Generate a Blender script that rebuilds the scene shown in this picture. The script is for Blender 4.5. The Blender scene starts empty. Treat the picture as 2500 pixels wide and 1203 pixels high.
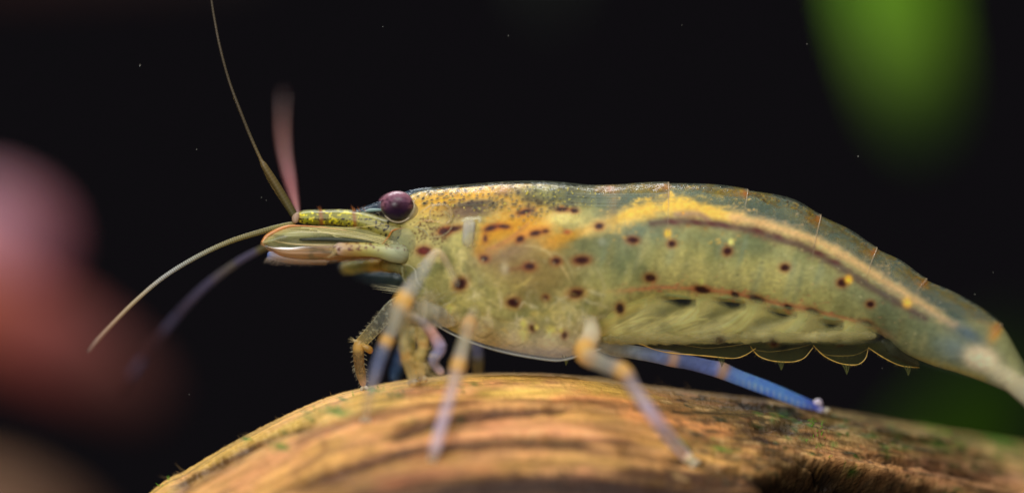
import bpy, math
import numpy as np
from mathutils import Vector
from mathutils.bvhtree import BVHTree
rng = np.random.default_rng(7)
sc = bpy.context.scene
sc.unit_settings.system = 'METRIC'
sc.unit_settings.scale_length = 0.001          # one unit is one millimetre: the shrimp is about 45 mm long

# ------------------------------------------------------------------ camera, world, lights, exposure
D = 150.0                                      # macro working distance in mm
K = 0.02                                       # mm per photo pixel in the subject plane
cam_d = bpy.data.cameras.new('camera'); cam = bpy.data.objects.new('camera', cam_d)
sc.collection.objects.link(cam); sc.camera = cam
cam.location = (0, -D, 0); cam.rotation_euler = (math.pi/2, 0, 0)
cam_d.sensor_width = 36; cam_d.lens = 108; cam_d.clip_start = 1; cam_d.clip_end = 2000
cam_d.dof.use_dof = True
cam_d.dof.focus_distance = D - .8
cam_d.dof.aperture_fstop = 0.001*108/(2*6.4)   # entrance pupil 13 mm wide
w = bpy.data.worlds.new('World'); sc.world = w; w.use_nodes = True
bg = w.node_tree.nodes['Background']
bg.inputs[0].default_value = (0.0046, 0.0040, 0.0050, 1); bg.inputs[1].default_value = 1.0
def area(name, loc, target, size, power, col):
    l = bpy.data.lights.new(name, 'AREA'); l.shape = 'RECTANGLE'; l.size, l.size_y = size
    l.energy = power; l.color = col
    o = bpy.data.objects.new(name, l); sc.collection.objects.link(o); o.location = loc
    o.rotation_euler = (Vector(target)-Vector(loc)).to_track_quat('-Z', 'Y').to_euler()
    return o
area('tank_lamp', (6, -62, 95), (2, 0, -3), (80, 40), 120000, (1, .98, .93))
area('rear_rim_light', (-20, 55, 80), (4, 0, 2), (70, 25), 95000, (.93, .97, 1))  # rim light added behind, makes the translucent edges glow
area('front_lamp', (-45, -120, 30), (0, 0, -2), (40, 40), 105000, (1, .975, .94))  # fill added from the camera side, lifts flank and under-body parts
sc.view_settings.view_transform = 'Standard'; sc.view_settings.look = 'None'
sc.view_settings.exposure = 0; sc.view_settings.gamma = 1
sc.cycles.transparent_max_bounces = 32
sc.cycles.max_bounces = 8
sc.cycles.use_denoising = True
sc.cycles.sample_clamp_indirect = 4

# ------------------------------------------------------------------ helpers
def lin(c):
    c = np.asarray(c, float)/255.0
    return np.where(c <= .04045, c/12.92, ((c+.055)/1.055)**2.4)
def P(px, py, y=0.0):                          # photo pixel at depth y (mm behind the shrimp's midline plane)
    s = (D+y)/D
    return np.array([(px-1250)*K*s, y, (601.5-py)*K*s])
def crom(pts, n):                              # Catmull-Rom through the rows of pts, arc-uniform in the first two columns
    p = np.asarray(pts, float); m = len(p)
    if m == 2:
        t = np.linspace(0, 1, n)[:, None]; return p[0]*(1-t)+p[1]*t
    q = np.vstack([2*p[0]-p[1], p, 2*p[-1]-p[-2]])
    seg = np.linalg.norm(np.diff(p[:, :3], axis=0), axis=1)+1e-6
    cs = np.concatenate([[0], np.cumsum(seg)])
    s = np.linspace(0, cs[-1], n); i = np.clip(np.searchsorted(cs, s, 'right')-1, 0, m-2)
    t = ((s-cs[i])/seg[i])[:, None]
    a, b, c, d = q[i], q[i+1], q[i+2], q[i+3]
    return .5*((2*b)+(-a+c)*t+(2*a-5*b+4*c-d)*t**2+(-a+3*b-3*c+d)*t**3)
def interp(xs, ys, x): return np.interp(x, xs, ys)
def sstep(a, b, x):
    t = np.clip((x-a)/(b-a), 0, 1); return t*t*(3-2*t)
def vnoise(x, y, seed=0):                      # smooth value noise for arrays
    r = np.random.default_rng(seed).random((256, 256))
    xi = np.floor(x).astype(int); yi = np.floor(y).astype(int)
    fx = x-xi; fy = y-yi; fx = fx*fx*(3-2*fx); fy = fy*fy*(3-2*fy)
    g = lambda a, b: r[a % 256, b % 256]
    return (g(xi, yi)*(1-fx)+g(xi+1, yi)*fx)*(1-fy)+(g(xi, yi+1)*(1-fx)+g(xi+1, yi+1)*fx)*fy
def fbm(x, y, seed=0, o=4):
    v = 0; a = .5; n = 0
    for k in range(o):
        v = v+a*vnoise(x*2**k+17*k, y*2**k+5*k, seed+k); n += a; a *= .55
    return v/n

MATS = {}
def mat(name, rough=.38, sss=.0, radius=(1, .8, .5), sscale=.5, transl=.0, spec=.5, edge=0.0, coat=0.0,
        bump=0.0, bscale=3.0, wet=0.0):
    if name in MATS: return MATS[name]
    m = bpy.data.materials.new(name); m.use_nodes = True; nt = m.node_tree; N = nt.nodes; L = nt.links
    N.clear(); out = N.new('ShaderNodeOutputMaterial')
    at = N.new('ShaderNodeAttribute'); at.attribute_name = 'Col'
    pr = N.new('ShaderNodeBsdfPrincipled')
    pr.inputs['Roughness'].default_value = rough; pr.inputs['Specular IOR Level'].default_value = spec
    pr.inputs['Subsurface Weight'].default_value = sss
    pr.inputs['Subsurface Radius'].default_value = radius; pr.inputs['Subsurface Scale'].default_value = sscale
    pr.inputs['Coat Weight'].default_value = coat; pr.inputs['Coat Roughness'].default_value = .12
    L.new(at.outputs['Color'], pr.inputs['Base Color'])
    if bump:
        tc = N.new('ShaderNodeTexCoord'); nz = N.new('ShaderNodeTexNoise'); nz.inputs['Scale'].default_value = bscale
        nz.inputs['Detail'].default_value = 6; L.new(tc.outputs['Object'], nz.inputs['Vector'])
        bp = N.new('ShaderNodeBump'); bp.inputs['Strength'].default_value = 1; bp.inputs['Distance'].default_value = bump
        L.new(nz.outputs[0], bp.inputs['Height']); L.new(bp.outputs[0], pr.inputs['Normal'])
    sh = pr.outputs[0]
    if transl:
        tr = N.new('ShaderNodeBsdfTranslucent'); L.new(at.outputs['Color'], tr.inputs['Color'])
        mx = N.new('ShaderNodeMixShader'); mx.inputs[0].default_value = transl
        L.new(sh, mx.inputs[1]); L.new(tr.outputs[0], mx.inputs[2]); sh = mx.outputs[0]
    # alpha from the pigment attribute; a thin curved shell is denser where one looks along it (edge term)
    al = at.outputs['Alpha']
    if edge:
        lw = N.new('ShaderNodeLayerWeight'); lw.inputs[0].default_value = .35
        pw = N.new('ShaderNodeMath'); pw.operation = 'POWER'; pw.inputs[1].default_value = 4
        L.new(lw.outputs['Facing'], pw.inputs[0])
        ml = N.new('ShaderNodeMath'); ml.operation = 'MULTIPLY_ADD'; ml.use_clamp = True
        L.new(pw.outputs[0], ml.inputs[0]); ml.inputs[1].default_value = edge; L.new(al, ml.inputs[2]); al = ml.outputs[0]
    tp = N.new('ShaderNodeBsdfTransparent'); mx = N.new('ShaderNodeMixShader')
    L.new(al, mx.inputs[0]); L.new(tp.outputs[0], mx.inputs[1]); L.new(sh, mx.inputs[2])
    sh = mx.outputs[0]
    if wet:                                       # clear wet surface film: Fresnel reflection over whatever lies below
        fr_ = N.new('ShaderNodeFresnel'); fr_.inputs[0].default_value = wet
        gl_ = N.new('ShaderNodeBsdfGlossy'); gl_.inputs['Roughness'].default_value = .16
        tc = N.new('ShaderNodeTexCoord'); nz = N.new('ShaderNodeTexNoise'); nz.inputs['Scale'].default_value = 1.3; nz.inputs['Detail'].default_value = 4
        L.new(tc.outputs['Object'], nz.inputs['Vector'])
        bp = N.new('ShaderNodeBump'); bp.inputs['Distance'].default_value = .14
        L.new(nz.outputs[0], bp.inputs['Height']); L.new(bp.outputs[0], gl_.inputs['Normal'])
        k_ = N.new('ShaderNodeMath'); k_.operation = 'MULTIPLY'; k_.inputs[1].default_value = .03; L.new(fr_.outputs[0], k_.inputs[0])
        m2 = N.new('ShaderNodeMixShader'); L.new(k_.outputs[0], m2.inputs[0]); L.new(sh, m2.inputs[1]); L.new(gl_.outputs[0], m2.inputs[2]); sh = m2.outputs[0]
    L.new(sh, out.inputs[0])
    MATS[name] = m; return m

def link(o, parent=None, **kw):
    sc.collection.objects.link(o)
    if parent is not None:
        o.parent = parent
        loc = Vector((0, 0, 0)); q = parent
        while q is not None: loc += q.location; q = q.parent
        o.location = -loc
    for k, v in kw.items(): o[k] = v
    return o
def mk(name, V, F, C, m, parent=None, **kw):   # V (n,3), F (k,4) or (k,3), C (n,4) or one colour
    V = np.asarray(V, np.float32); F = np.asarray(F, np.int32); n, k = len(V), F.shape[1]
    me = bpy.data.meshes.new(name)
    me.vertices.add(n); me.vertices.foreach_set('co', V.ravel())
    me.loops.add(F.size); me.loops.foreach_set('vertex_index', F.ravel())
    me.polygons.add(len(F)); me.polygons.foreach_set('loop_start', np.arange(0, F.size, k, dtype=np.int32))
    me.polygons.foreach_set('loop_total', np.full(len(F), k, np.int32))
    me.polygons.foreach_set('use_smooth', np.ones(len(F), bool))
    a = me.color_attributes.new('Col', 'FLOAT_COLOR', 'POINT')
    C = np.broadcast_to(np.asarray(C, np.float32), (n, 4)) if np.ndim(C) == 1 else np.asarray(C, np.float32)
    a.data.foreach_set('color', np.ascontiguousarray(C).ravel())
    me.update(calc_edges=True); me.validate(); me.materials.append(m)
    o = bpy.data.objects.new(name, me)
    return link(o, parent, **kw)
def gridf(n, m, closed):
    i = np.arange(n-1)[:, None]; j = np.arange(m if closed else m-1)[None]
    a = i*m+j; b = i*m+(j+1) % m; c = (i+1)*m+(j+1) % m; d = (i+1)*m+j
    return np.stack([a, b, c, d], -1).reshape(-1, 4)
def rgba(c, a=1.0): return np.append(lin(c), a)
def frames(path):
    T = np.gradient(path, axis=0); T /= np.linalg.norm(T, axis=1)[:, None]+1e-9
    Y = np.array([0, 1, 0.]); U = np.cross(T, Y); U /= np.linalg.norm(U, axis=1)[:, None]+1e-9
    W = np.cross(U, T); return T, U, W
def tube_geo(nodes, n=60, sides=12, flat=1.0, cap=True, wob=0, seed=1):
    """nodes rows: px, py, y, r(px), R, G, B, A -> V, F, C"""
    q = crom([list(a) for a in nodes], n)
    s = (D+q[:, 2])/D
    path = np.stack([(q[:, 0]-1250)*K*s, q[:, 2], (601.5-q[:, 1])*K*s], -1)
    r = np.maximum(q[:, 3], .3)*K
    if cap:
        L = np.concatenate([[0], np.cumsum(np.linalg.norm(np.diff(path, axis=0), axis=1))])
        e = np.minimum(L, L[-1]-L); f = np.clip(e/(r+1e-6), 0, 1); r = r*np.sqrt(1-(1-f)**2+1e-4)
    if wob: r = r*(1+wob*(fbm(np.arange(n)*.35, np.zeros(n), seed)-.5)*2)
    T, U, W = frames(path)
    th = np.linspace(0, 2*np.pi, sides, endpoint=False)
    V = path[:, None]+r[:, None, None]*(np.cos(th)[None, :, None]*U[:, None]+flat*np.sin(th)[None, :, None]*W[:, None])
    C = np.concatenate([lin(np.clip(q[:, 4:7], 0, 255)), np.clip(q[:, 7:8], 0, 1)], 1)
    C = np.repeat(C[:, None], sides, 1)
    return V.reshape(-1, 3), gridf(n, sides, True), C.reshape(-1, 4)
def tube(name, nodes, m, parent=None, n=60, sides=12, flat=1.0, cap=True, wob=0, seed=1, cfun=None, **kw):
    V, F, C = tube_geo(nodes, n, sides, flat, cap, wob, seed)
    if cfun is not None: C = cfun(V, C, n, sides)
    return mk(name, V, F, C, m, parent, **kw)
def join(parts):
    Vs, Fs, Cs = [], [], []; o = 0
    for V, F, C in parts:
        Vs.append(V); Fs.append(F+o); o += len(V)
        Cs.append(np.broadcast_to(C, (len(V), 4)) if np.ndim(C) == 1 else C)
    return np.vstack(Vs), np.vstack(Fs), np.vstack(Cs)
def hairs_geo(hs, col):
    """hs rows: base xyz, tip xyz, radius mm -> three-sided tapering hairs with one bend"""
    out = []
    for b, t, r in hs:
        b = np.asarray(b); t = np.asarray(t); d = t-b; L = np.linalg.norm(d)+1e-9
        u = np.cross(d, [0, 1, 0.1]); u /= np.linalg.norm(u)+1e-9; v = np.cross(d/L, u)
        mid = b+d*.55+u*L*.05
        rings = []
        for c, rr in ((b, r), (mid, r*.7), (t, r*.12)):
            rings.append([c+rr*(math.cos(a)*u+math.sin(a)*v) for a in (0, 2.094, 4.189)])
        out.append((np.array(rings).reshape(-1, 3), gridf(3, 3, True), col))
    return join(out)
def ball(c, r, nu=28, nv=18):
    c = np.asarray(c); r = np.asarray(r)*np.ones(3)
    v = np.linspace(1e-3, np.pi-1e-3, nv)[:, None]; u = np.linspace(0, 2*np.pi, nu, endpoint=False)[None]
    X = np.stack([np.sin(v)*np.cos(u), np.sin(v)*np.sin(u), np.cos(v)+0*u], -1)
    return (c+X*r).reshape(-1, 3), gridf(nv, nu, True)

# ---- canvases for pigment and some painted shade: maps of the animal's side (or the log's side) that are laid onto the mesh vertices
class Canvas:
    def __init__(s, x0, y0, x1, y1, col, a=1.0):
        s.x0, s.y0 = x0, y0; s.w, s.h = x1-x0, y1-y0
        s.a = np.zeros((s.h, s.w, 4)); s.a[..., :3] = lin(col); s.a[..., 3] = a
        s.Y, s.X = np.mgrid[y0:y1, x0:x1].astype(float)
    def win(s, xa, ya, xb, yb):
        i0 = int(max(0, ya-s.y0)); i1 = int(min(s.h, yb-s.y0)); j0 = int(max(0, xa-s.x0)); j1 = int(min(s.w, xb-s.x0))
        return (slice(i0, max(i0, i1)), slice(j0, max(j0, j1)))
    def lay(s, w, m, col=None, a=None):
        m = m[..., None]
        if col is not None: s.a[w][..., :3] = s.a[w][..., :3]*(1-m)+lin(col)*m
        if a is not None: s.a[w][..., 3:] = s.a[w][..., 3:]*(1-m)+a*m
    def blob(s, x, y, rx, ry, col=None, k=1.0, ang=0, a=None, p=1.0, rag=0):
        R = 3.0*max(rx, ry); w = s.win(x-R, y-R, x+R, y+R)
        X, Y = s.X[w]-x, s.Y[w]-y
        if X.size == 0: return
        c, n = math.cos(math.radians(ang)), math.sin(math.radians(ang))
        u, v = (X*c+Y*n)/rx, (-X*n+Y*c)/ry
        d = u*u+v*v
        if rag: d = d*(1+rag*(fbm(s.X[w]/max(3, rx*.5), s.Y[w]/max(3, ry*.5), int(x) % 97)-.5)*3)
        s.lay(w, k*np.exp(-(np.abs(d)**p)*.9), col, a)
    def dist(s, w, pts):
        q = crom(pts, max(20, int(len(pts)*10)))
        X, Y = s.X[w], s.Y[w]; best = np.full(X.shape, 1e9); t = np.zeros(X.shape); wd = np.ones(X.shape)
        for k in range(len(q)-1):
            a, b = q[k, :2], q[k+1, :2]; e = b-a; L = e@e+1e-9
            h = np.clip(((X-a[0])*e[0]+(Y-a[1])*e[1])/L, 0, 1)
            d = np.hypot(X-a[0]-h*e[0], Y-a[1]-h*e[1]); u = d < best
            best[u] = d[u]; t[u] = (k+h[u])/(len(q)-1); wd[u] = (q[k, 2]*(1-h)+q[k+1, 2]*h)[u]
        return best, t, wd
    def stroke(s, pts, col=None, k=1.0, a=None, p=1.0, fade=0, rag=0):
        """pts rows: x, y, half width"""
        A = np.array(pts, float); R = A[:, 2].max()*3+6
        w = s.win(A[:, 0].min()-R, A[:, 1].min()-R, A[:, 0].max()+R, A[:, 1].max()+R)
        if s.X[w].size == 0: return
        d, t, wd = s.dist(w, pts); u = (d/np.maximum(wd, .5))**2
        if rag: u = u*(1+rag*(fbm(s.X[w]/14, s.Y[w]/9, 5)-.5)*3)
        m = k*np.exp(-np.abs(u)**p*.9)
        if fade: m = m*np.minimum(1, np.minimum(t, 1-t)/fade)
        s.lay(w, m, col, a)
    def sample(s, px, py):
        x = np.clip(px-s.x0, 0, s.w-1.001); y = np.clip(py-s.y0, 0, s.h-1.001)
        j, i = x.astype(int), y.astype(int); fx, fy = (x-j)[..., None], (y-i)[..., None]
        A = s.a; return (A[i, j]*(1-fx)+A[i, j+1]*fx)*(1-fy)+(A[i+1, j]*(1-fx)+A[i+1, j+1]*fx)*fy

# ================================================================== DRIFTWOOD
# ridge of the arched branch: px, py, depth of its axis, radius mm
ridge = np.array([(-300, 1900, 0, 9.5), (60, 1480, 0, 9.2), (365, 1203, 0, 9), (450, 1150, 0, 9), (560, 1085, 0, 9), (680, 1022, 0, 9), (780, 976, 0, 9),
    (870, 949, 0, 9), (1000, 926, .1, 9), (1150, 914, .3, 9), (1300, 914, .6, 9), (1450, 925, 1.0, 9), (1600, 945, 1.6, 8.8),
    (1750, 963, 2.4, 8.5), (1900, 980, 3.4, 8.2), (2050, 1005, 4.8, 8), (2200, 1033, 6.6, 7.8), (2350, 1062, 8.8, 7.6),
    (2500, 1090, 11, 7.5), (2900, 1180, 18, 7)], float)
NS, NT = 1500, 420
q = crom(ridge, NS); sc_ = (D+q[:, 2])/D
rp = np.stack([(q[:, 0]-1250)*K*sc_, q[:, 2], (601.5-q[:, 1])*K*sc_], -1)
T, U, W = frames(rp)
U = U*np.sign(U[:, 2:3]); W = np.cross(T, U); W *= np.sign(W[:, 1:2])
wR = q[:, 3]; cen = rp-U*wR[:, None]
arc = np.concatenate([[0], np.cumsum(np.linalg.norm(np.diff(rp, axis=0), axis=1))])
# denser towards the side that faces the lens
tt = np.linspace(0, 1, NT, endpoint=False)
th = 2*np.pi*tt
S_, T_ = np.meshgrid(arc, th, indexing='ij')
R0 = wR[:, None]*np.ones(NT)
Tm = T_*9.0
per = lambda f: f                                # grain noise lives on arc length x girth
gr = fbm(S_*.16, Tm*1.1, 11, 5); g2 = fbm(S_*.5, Tm*4.2, 23, 4); big = fbm(S_*.07+3, Tm*.28, 31, 3)
seam = sstep(0, .25, T_)*sstep(0, .25, 2*np.pi-T_)
calm = 1-seam*0                                   # keep the ridge outline calm
disp = (gr-.5)*.55+(g2-.5)*.3+(big-.5)*1.3
ridge_w = np.exp(-(np.minimum(T_, 2*np.pi-T_)/.35)**2)
disp = disp*(1-.86*ridge_w)
fr = (vnoise(S_*7, Tm*6, 77)-.5)*.05; disp = disp+fr
base = cen[:, None]+R0[..., None]*(np.cos(th)[None, :, None]*U[:, None]-np.sin(th)[None, :, None]*W[:, None])
nrm = np.cos(th)[None, :, None]*U[:, None]-np.sin(th)[None, :, None]*W[:, None]
def proj(V): return 1250+V[..., 0]*D/(D+V[..., 1])/K, 601.5-V[..., 2]*D/(D+V[..., 1])/K
wpx, wpy = proj(base)
front = (base[..., 1] < cen[:, None, 1]+1)
# the hollow low on the right, and two splits along the grain
def cavity(x, y, rx, ry): return np.exp(-(((wpx-x)/rx)**2+((wpy-y-(wpx-x)*.14+16*(fbm(wpx/50, wpy/30, 88)-.5))/ry)**2)**3)*front
cav = cavity(2130, 1226, 235, 76)
def groove(pts, wd):
    A = np.array(pts, float); yy = np.interp(wpx, A[:, 0], A[:, 1]); inx = sstep(A[0, 0]-15, A[0, 0]+30, wpx)*(1-sstep(A[-1, 0]-40, A[-1, 0]+15, wpx))
    wd = wd*(.6+.8*vnoise(wpx/30, wpx*0, 8)); yy = yy+(fbm(wpx/40, wpx*0, 61)-.5)*16
    return np.exp(-((wpy-yy)/wd)**2)*inx*front
gro = [(groove([(1790, 985), (1900, 1000), (1990, 1030), (2060, 1052)], 7), .22), (groove([(1830, 1035), (1900, 1042), (1950, 1047)], 9), .4),
       (groove([(1950, 1120), (2060, 1140), (2180, 1170), (2300, 1230)], 8), .5), (groove([(1850, 1105), (2000, 1128), (2120, 1165)], 6), .3),
       (groove([(2100, 1110), (2250, 1130), (2400, 1170), (2500, 1210)], 7), .35), (groove([(420, 1200), (520, 1140), (640, 1078), (780, 1035)], 9), .35),
       (groove([(950, 1062), (1050, 1030), (1200, 1008), (1420, 995)], 13), .3), (groove([(640, 1203), (860, 1132), (1020, 1086), (1250, 1072), (1450, 1088)], 15), .3),
       (groove([(1500, 1100), (1700, 1130), (1900, 1180), (2000, 1215)], 10), .3)]
disp = disp-3.4*cav
for g, k in gro: disp = disp-g*k
WV = base+nrm*disp[..., None]
wpx, wpy = proj(WV)
cv = Canvas(200, 880, 2560, 1300, (204, 150, 98))
X, Y = cv.X, cv.Y
ry = np.interp(X, ridge[:, 0], ridge[:, 1]); dep = Y-ry                # px below the ridge
N1 = fbm(X/260+dep/400, (dep+X*.02)/22, 3, 5); N2 = fbm(X/80, dep/60, 9, 4)
def cmix(m, col, k=1.0):
    m = np.clip(m*k, 0, 1)[..., None]; cv.a[..., :3] = cv.a[..., :3]*(1-m)+lin(col)*m
cmix(sstep(.45, .75, N2), (222, 150, 104), .8)
cmix(sstep(.50, .72, N1), (120, 72, 46), .75)
cmix(sstep(.62, .42, N1), (226, 168, 96), .45)
cmix(np.exp(-((dep-22)/32)**2)*sstep(.3, .6, fbm(X/150, dep/30, 41)), (196, 158, 50), .9)      # olive algae film on the crown
cmix(np.exp(-(dep/12)**2), (188, 150, 64), .6)
cmix(sstep(.45, .7, fbm(X/200, dep/40, 48, 3))*sstep(60, 100, dep), (186, 142, 52), .6)
cmix(sstep(1350, 1700, X)*np.exp(-((dep-45)/60)**2), (112, 84, 34), .85)
cmix(sstep(1700, 1900, X)*sstep(.35, .6, N2)*sstep(2300, 2150, X), (108, 80, 46), .6)
cmix(sstep(1950, 2150, X)*np.exp(-((dep-30)/50)**2), (172, 148, 92), .9)
cmix(sstep(1600, 1800, X)*sstep(.42, .62, fbm((X+Y)/90, (Y-X*.17)/7, 90, 4))*sstep(2500, 2300, X), (82, 58, 30), .75)
cmix(sstep(1900, 2050, X)*sstep(.5, .66, fbm((X+Y)/60, (Y-X*.2)/5, 95, 4)), (196, 158, 108), .5)
cmix(sstep(1130, 1200, Y+60*(N1-.5))*sstep(700, 1000, X)*sstep(2100, 1700, X), (64, 40, 30), .8)  # shade of the down-turned underside, painted into the wood colour
for pts, c, k in [
    ([(405, 1203, 9), (520, 1142, 9), (650, 1078, 8), (770, 1040, 6)], (88, 52, 42), .85),
    ([(560, 1203, 22), (660, 1130, 24), (740, 1090, 22)], (232, 164, 112), .8),
    ([(775, 1065, 6), (795, 1090, 8), (760, 1130, 8), (700, 1165, 8)], (150, 104, 62), .7),
    ([(930, 1072, 13), (1010, 1048, 14), (1100, 1026, 16), (1250, 1008, 12), (1400, 1000, 8)], (122, 76, 48), .95),
    ([(1000, 1100, 16), (1150, 1065, 18), (1350, 1050, 20), (1500, 1060, 16)], (232, 158, 110), .8),
    ([(640, 1080, 10), (760, 1030, 14), (900, 995, 12), (1000, 978, 8)], (186, 156, 70), .6), ([(1480, 1150, 14), (1620, 1165, 18), (1800, 1190, 16)], (84, 54, 36), .8), ([(1700, 1000, 10), (1850, 1020, 14), (1980, 1060, 12)], (94, 76, 40), .8),
    ([(700, 1215, 22), (850, 1150, 18), (1000, 1105, 13), (1180, 1092, 9), (1400, 1092, 9), (1560, 1120, 10)], (110, 66, 50), .9),
    ([(900, 1190, 14), (1100, 1150, 16), (1300, 1140, 14)], (176, 106, 66), .6),
    ([(1180, 1140, 12), (1380, 1125, 14), (1560, 1130, 10)], (166, 128, 48), .7),
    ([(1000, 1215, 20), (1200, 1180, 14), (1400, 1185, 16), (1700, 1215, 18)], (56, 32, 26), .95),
    ([(1100, 1215, 26), (1300, 1195, 22), (1500, 1203, 24), (1750, 1225, 24)], (58, 34, 26), .9),  # with the stroke above, deepens the painted shade along the bottom
    ([(1500, 1010, 16), (1650, 1030, 20), (1800, 1060, 16)], (206, 136, 72), .8),
    ([(1150, 960, 10), (1250, 956, 12), (1400, 950, 9)], (204, 172, 66), .7),
    ([(1330, 975, 8), (1440, 970, 8), (1560, 985, 8)], (216, 138, 76), .7),
    ([(1960, 1095, 24), (2150, 1130, 26), (2350, 1180, 20)], (188, 130, 86), .5),
    ([(2200, 1120, 22), (2350, 1150, 24), (2520, 1180, 24)], (212, 150, 122), .6)]:
    cv.stroke(pts, c, k, p=.8, fade=.12, rag=.9)
for _ in range(620):                                             # short dark fibres on the focused stretch
    x = rng.uniform(1600, 2480); d = rng.uniform(3, 215); y = np.interp(x, ridge[:, 0], ridge[:, 1])+d
    L = rng.uniform(12, 70); sl = .17+rng.normal(0, .05)
    cv.stroke([(x, y, rng.uniform(1.2, 3.4)), (x+L/2, y+L*sl/2+rng.normal(0, 2), rng.uniform(1.5, 4)), (x+L, y+L*sl, 1.2)],
              [(66, 44, 26), (98, 66, 38), (180, 144, 98), (60, 58, 30), (168, 118, 70)][rng.integers(5)], rng.uniform(.5, .95), fade=.2)
for _ in range(90):                                              # green algae dots
    x = rng.choice([rng.uniform(1850, 2500), rng.uniform(600, 1300)], p=[.8, .2]); y = np.interp(x, ridge[:, 0], ridge[:, 1])+rng.gamma(2, 22)
    cv.blob(x, y, rng.uniform(4, 13), rng.uniform(2, 6), [(72, 110, 26), (92, 124, 52), (56, 92, 34)][rng.integers(3)], rng.uniform(.4, .9), 12, rag=1)
for x, y, a, b in [(1912, 1010, 17, 7), (820, 1003, 24, 9), (690, 1090, 16, 7), (600, 1070, 10, 5), (2290, 1085, 20, 8), (905, 950, 26, 5), (2080, 1150, 12, 6), (2430, 1075, 30, 8), (1660, 1080, 16, 7), (1760, 1095, 24, 6)]:
    cv.blob(x, y, a, b, (74, 128, 18), .85, 10, rag=1)
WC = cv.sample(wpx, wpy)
fineg = fbm(S_*1.1, Tm*9, 55, 3); g3 = fbm(S_*.12, Tm*2.2, 58, 3)
WC[..., :3] *= ((.62+.76*fineg)*(.8+.32*sstep(.3, .6, g3)))[..., None]
lum = WC[..., :3].mean(-1, keepdims=True); WC[..., :3] = WC[..., :3]*.9+lum*.1; WC[..., :3] *= np.array([.95, 1.0, .95])
dark = (np.clip(cav, 0, 1)**.35*sstep(.02, .2, cav))[..., None]; WC[..., :3] = WC[..., :3]*(1-dark*.93)+lin((26, 16, 12))*dark*.8  # hollow also painted near black in place of its shade
for g, k in gro: WC[..., :3] *= (1-.55*g)[..., None]
WC[..., :3] = np.clip((np.clip(WC[..., :3], 0, None)/.32)**1.22*.33, 0, .85)
lum = WC[..., :3].mean(-1, keepdims=True); WC[..., :3] = WC[..., :3]*.88+lum*.12; WC[..., :3] *= np.array([1.02, .97, .80]); WC[..., 3] = 1
wood_m = mat('driftwood', rough=.62, bump=.09, bscale=5, spec=.3)
WVf = WV.reshape(-1, 3); WF = gridf(NS, NT, True)
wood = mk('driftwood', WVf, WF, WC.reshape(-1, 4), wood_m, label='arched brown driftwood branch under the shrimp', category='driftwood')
sub = WV[::5, ::4]; bvh = BVHTree.FromPolygons([Vector(v) for v in sub.reshape(-1, 3)], gridf(sub.shape[0], sub.shape[1], True).tolist())
camp = Vector((0, -D, 0))
def on_wood(px, py, default=0.0):
    d = Vector(P(px, py, 0))-camp; h = bvh.ray_cast(camp, d.normalized())
    return h[0].y if h[0] is not None else default
# fibres and algae tufts standing on the wood
hs = []
def wood_at(px, ang):                                            # a point of the surface at arc px, girth angle
    i = int(np.argmin(np.abs(q[:, 0]-px))); j = int((ang/(2*np.pi)*NT)) % NT; return WV[i, j], nrm[i, j], T[i]
for _ in range(200):
    px = rng.uniform(380, 2500); p, n, t = wood_at(px, rng.normal(0, .16))
    L = rng.gamma(2, .07)*(2.2 if 1600 < px < 1750 or px < 480 else 1); dr = n+t*rng.normal(-.8, .6); dr[1] += rng.normal(0, .3)
    hs.append((p-n*.03, p+dr/np.linalg.norm(dr)*L, .012))
V, F, C = hairs_geo(hs, rgba((190, 160, 110), .6))
mk('wood_fibre', V, F, C, mat('fibre', transl=.3, rough=.5), wood, kind='stuff')
hs = []
for c, n_, sx in [(1912, 26, .3), (2430, 50, .8), (2250, 30, .5), (905, 6, .4), (402, 6, .2)]:
    for _ in range(n_):
        p, n, t = wood_at(c+rng.normal(0, sx*40), abs(rng.normal(0, .25))+(.35 if c == 1912 else .0))
        dr = n+rng.normal(0, .5, 3); hs.append((p-n*.05, p+dr/np.linalg.norm(dr)*rng.uniform(.1, .32), .03))
V, F, C = hairs_geo(hs, rgba((110, 180, 30), 1)); mk('algae_tuft', V, F, C, mat('algae', transl=.3, rough=.6), wood, kind='stuff')

# ================================================================== SHRIMP
sh = bpy.data.objects.new('shrimp', None); link(sh, None, label='translucent spotted freshwater shrimp standing on the driftwood', category='shrimp')
sh.location = tuple(P(1300, 915, 0))
sh.empty_display_size = 2
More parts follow.
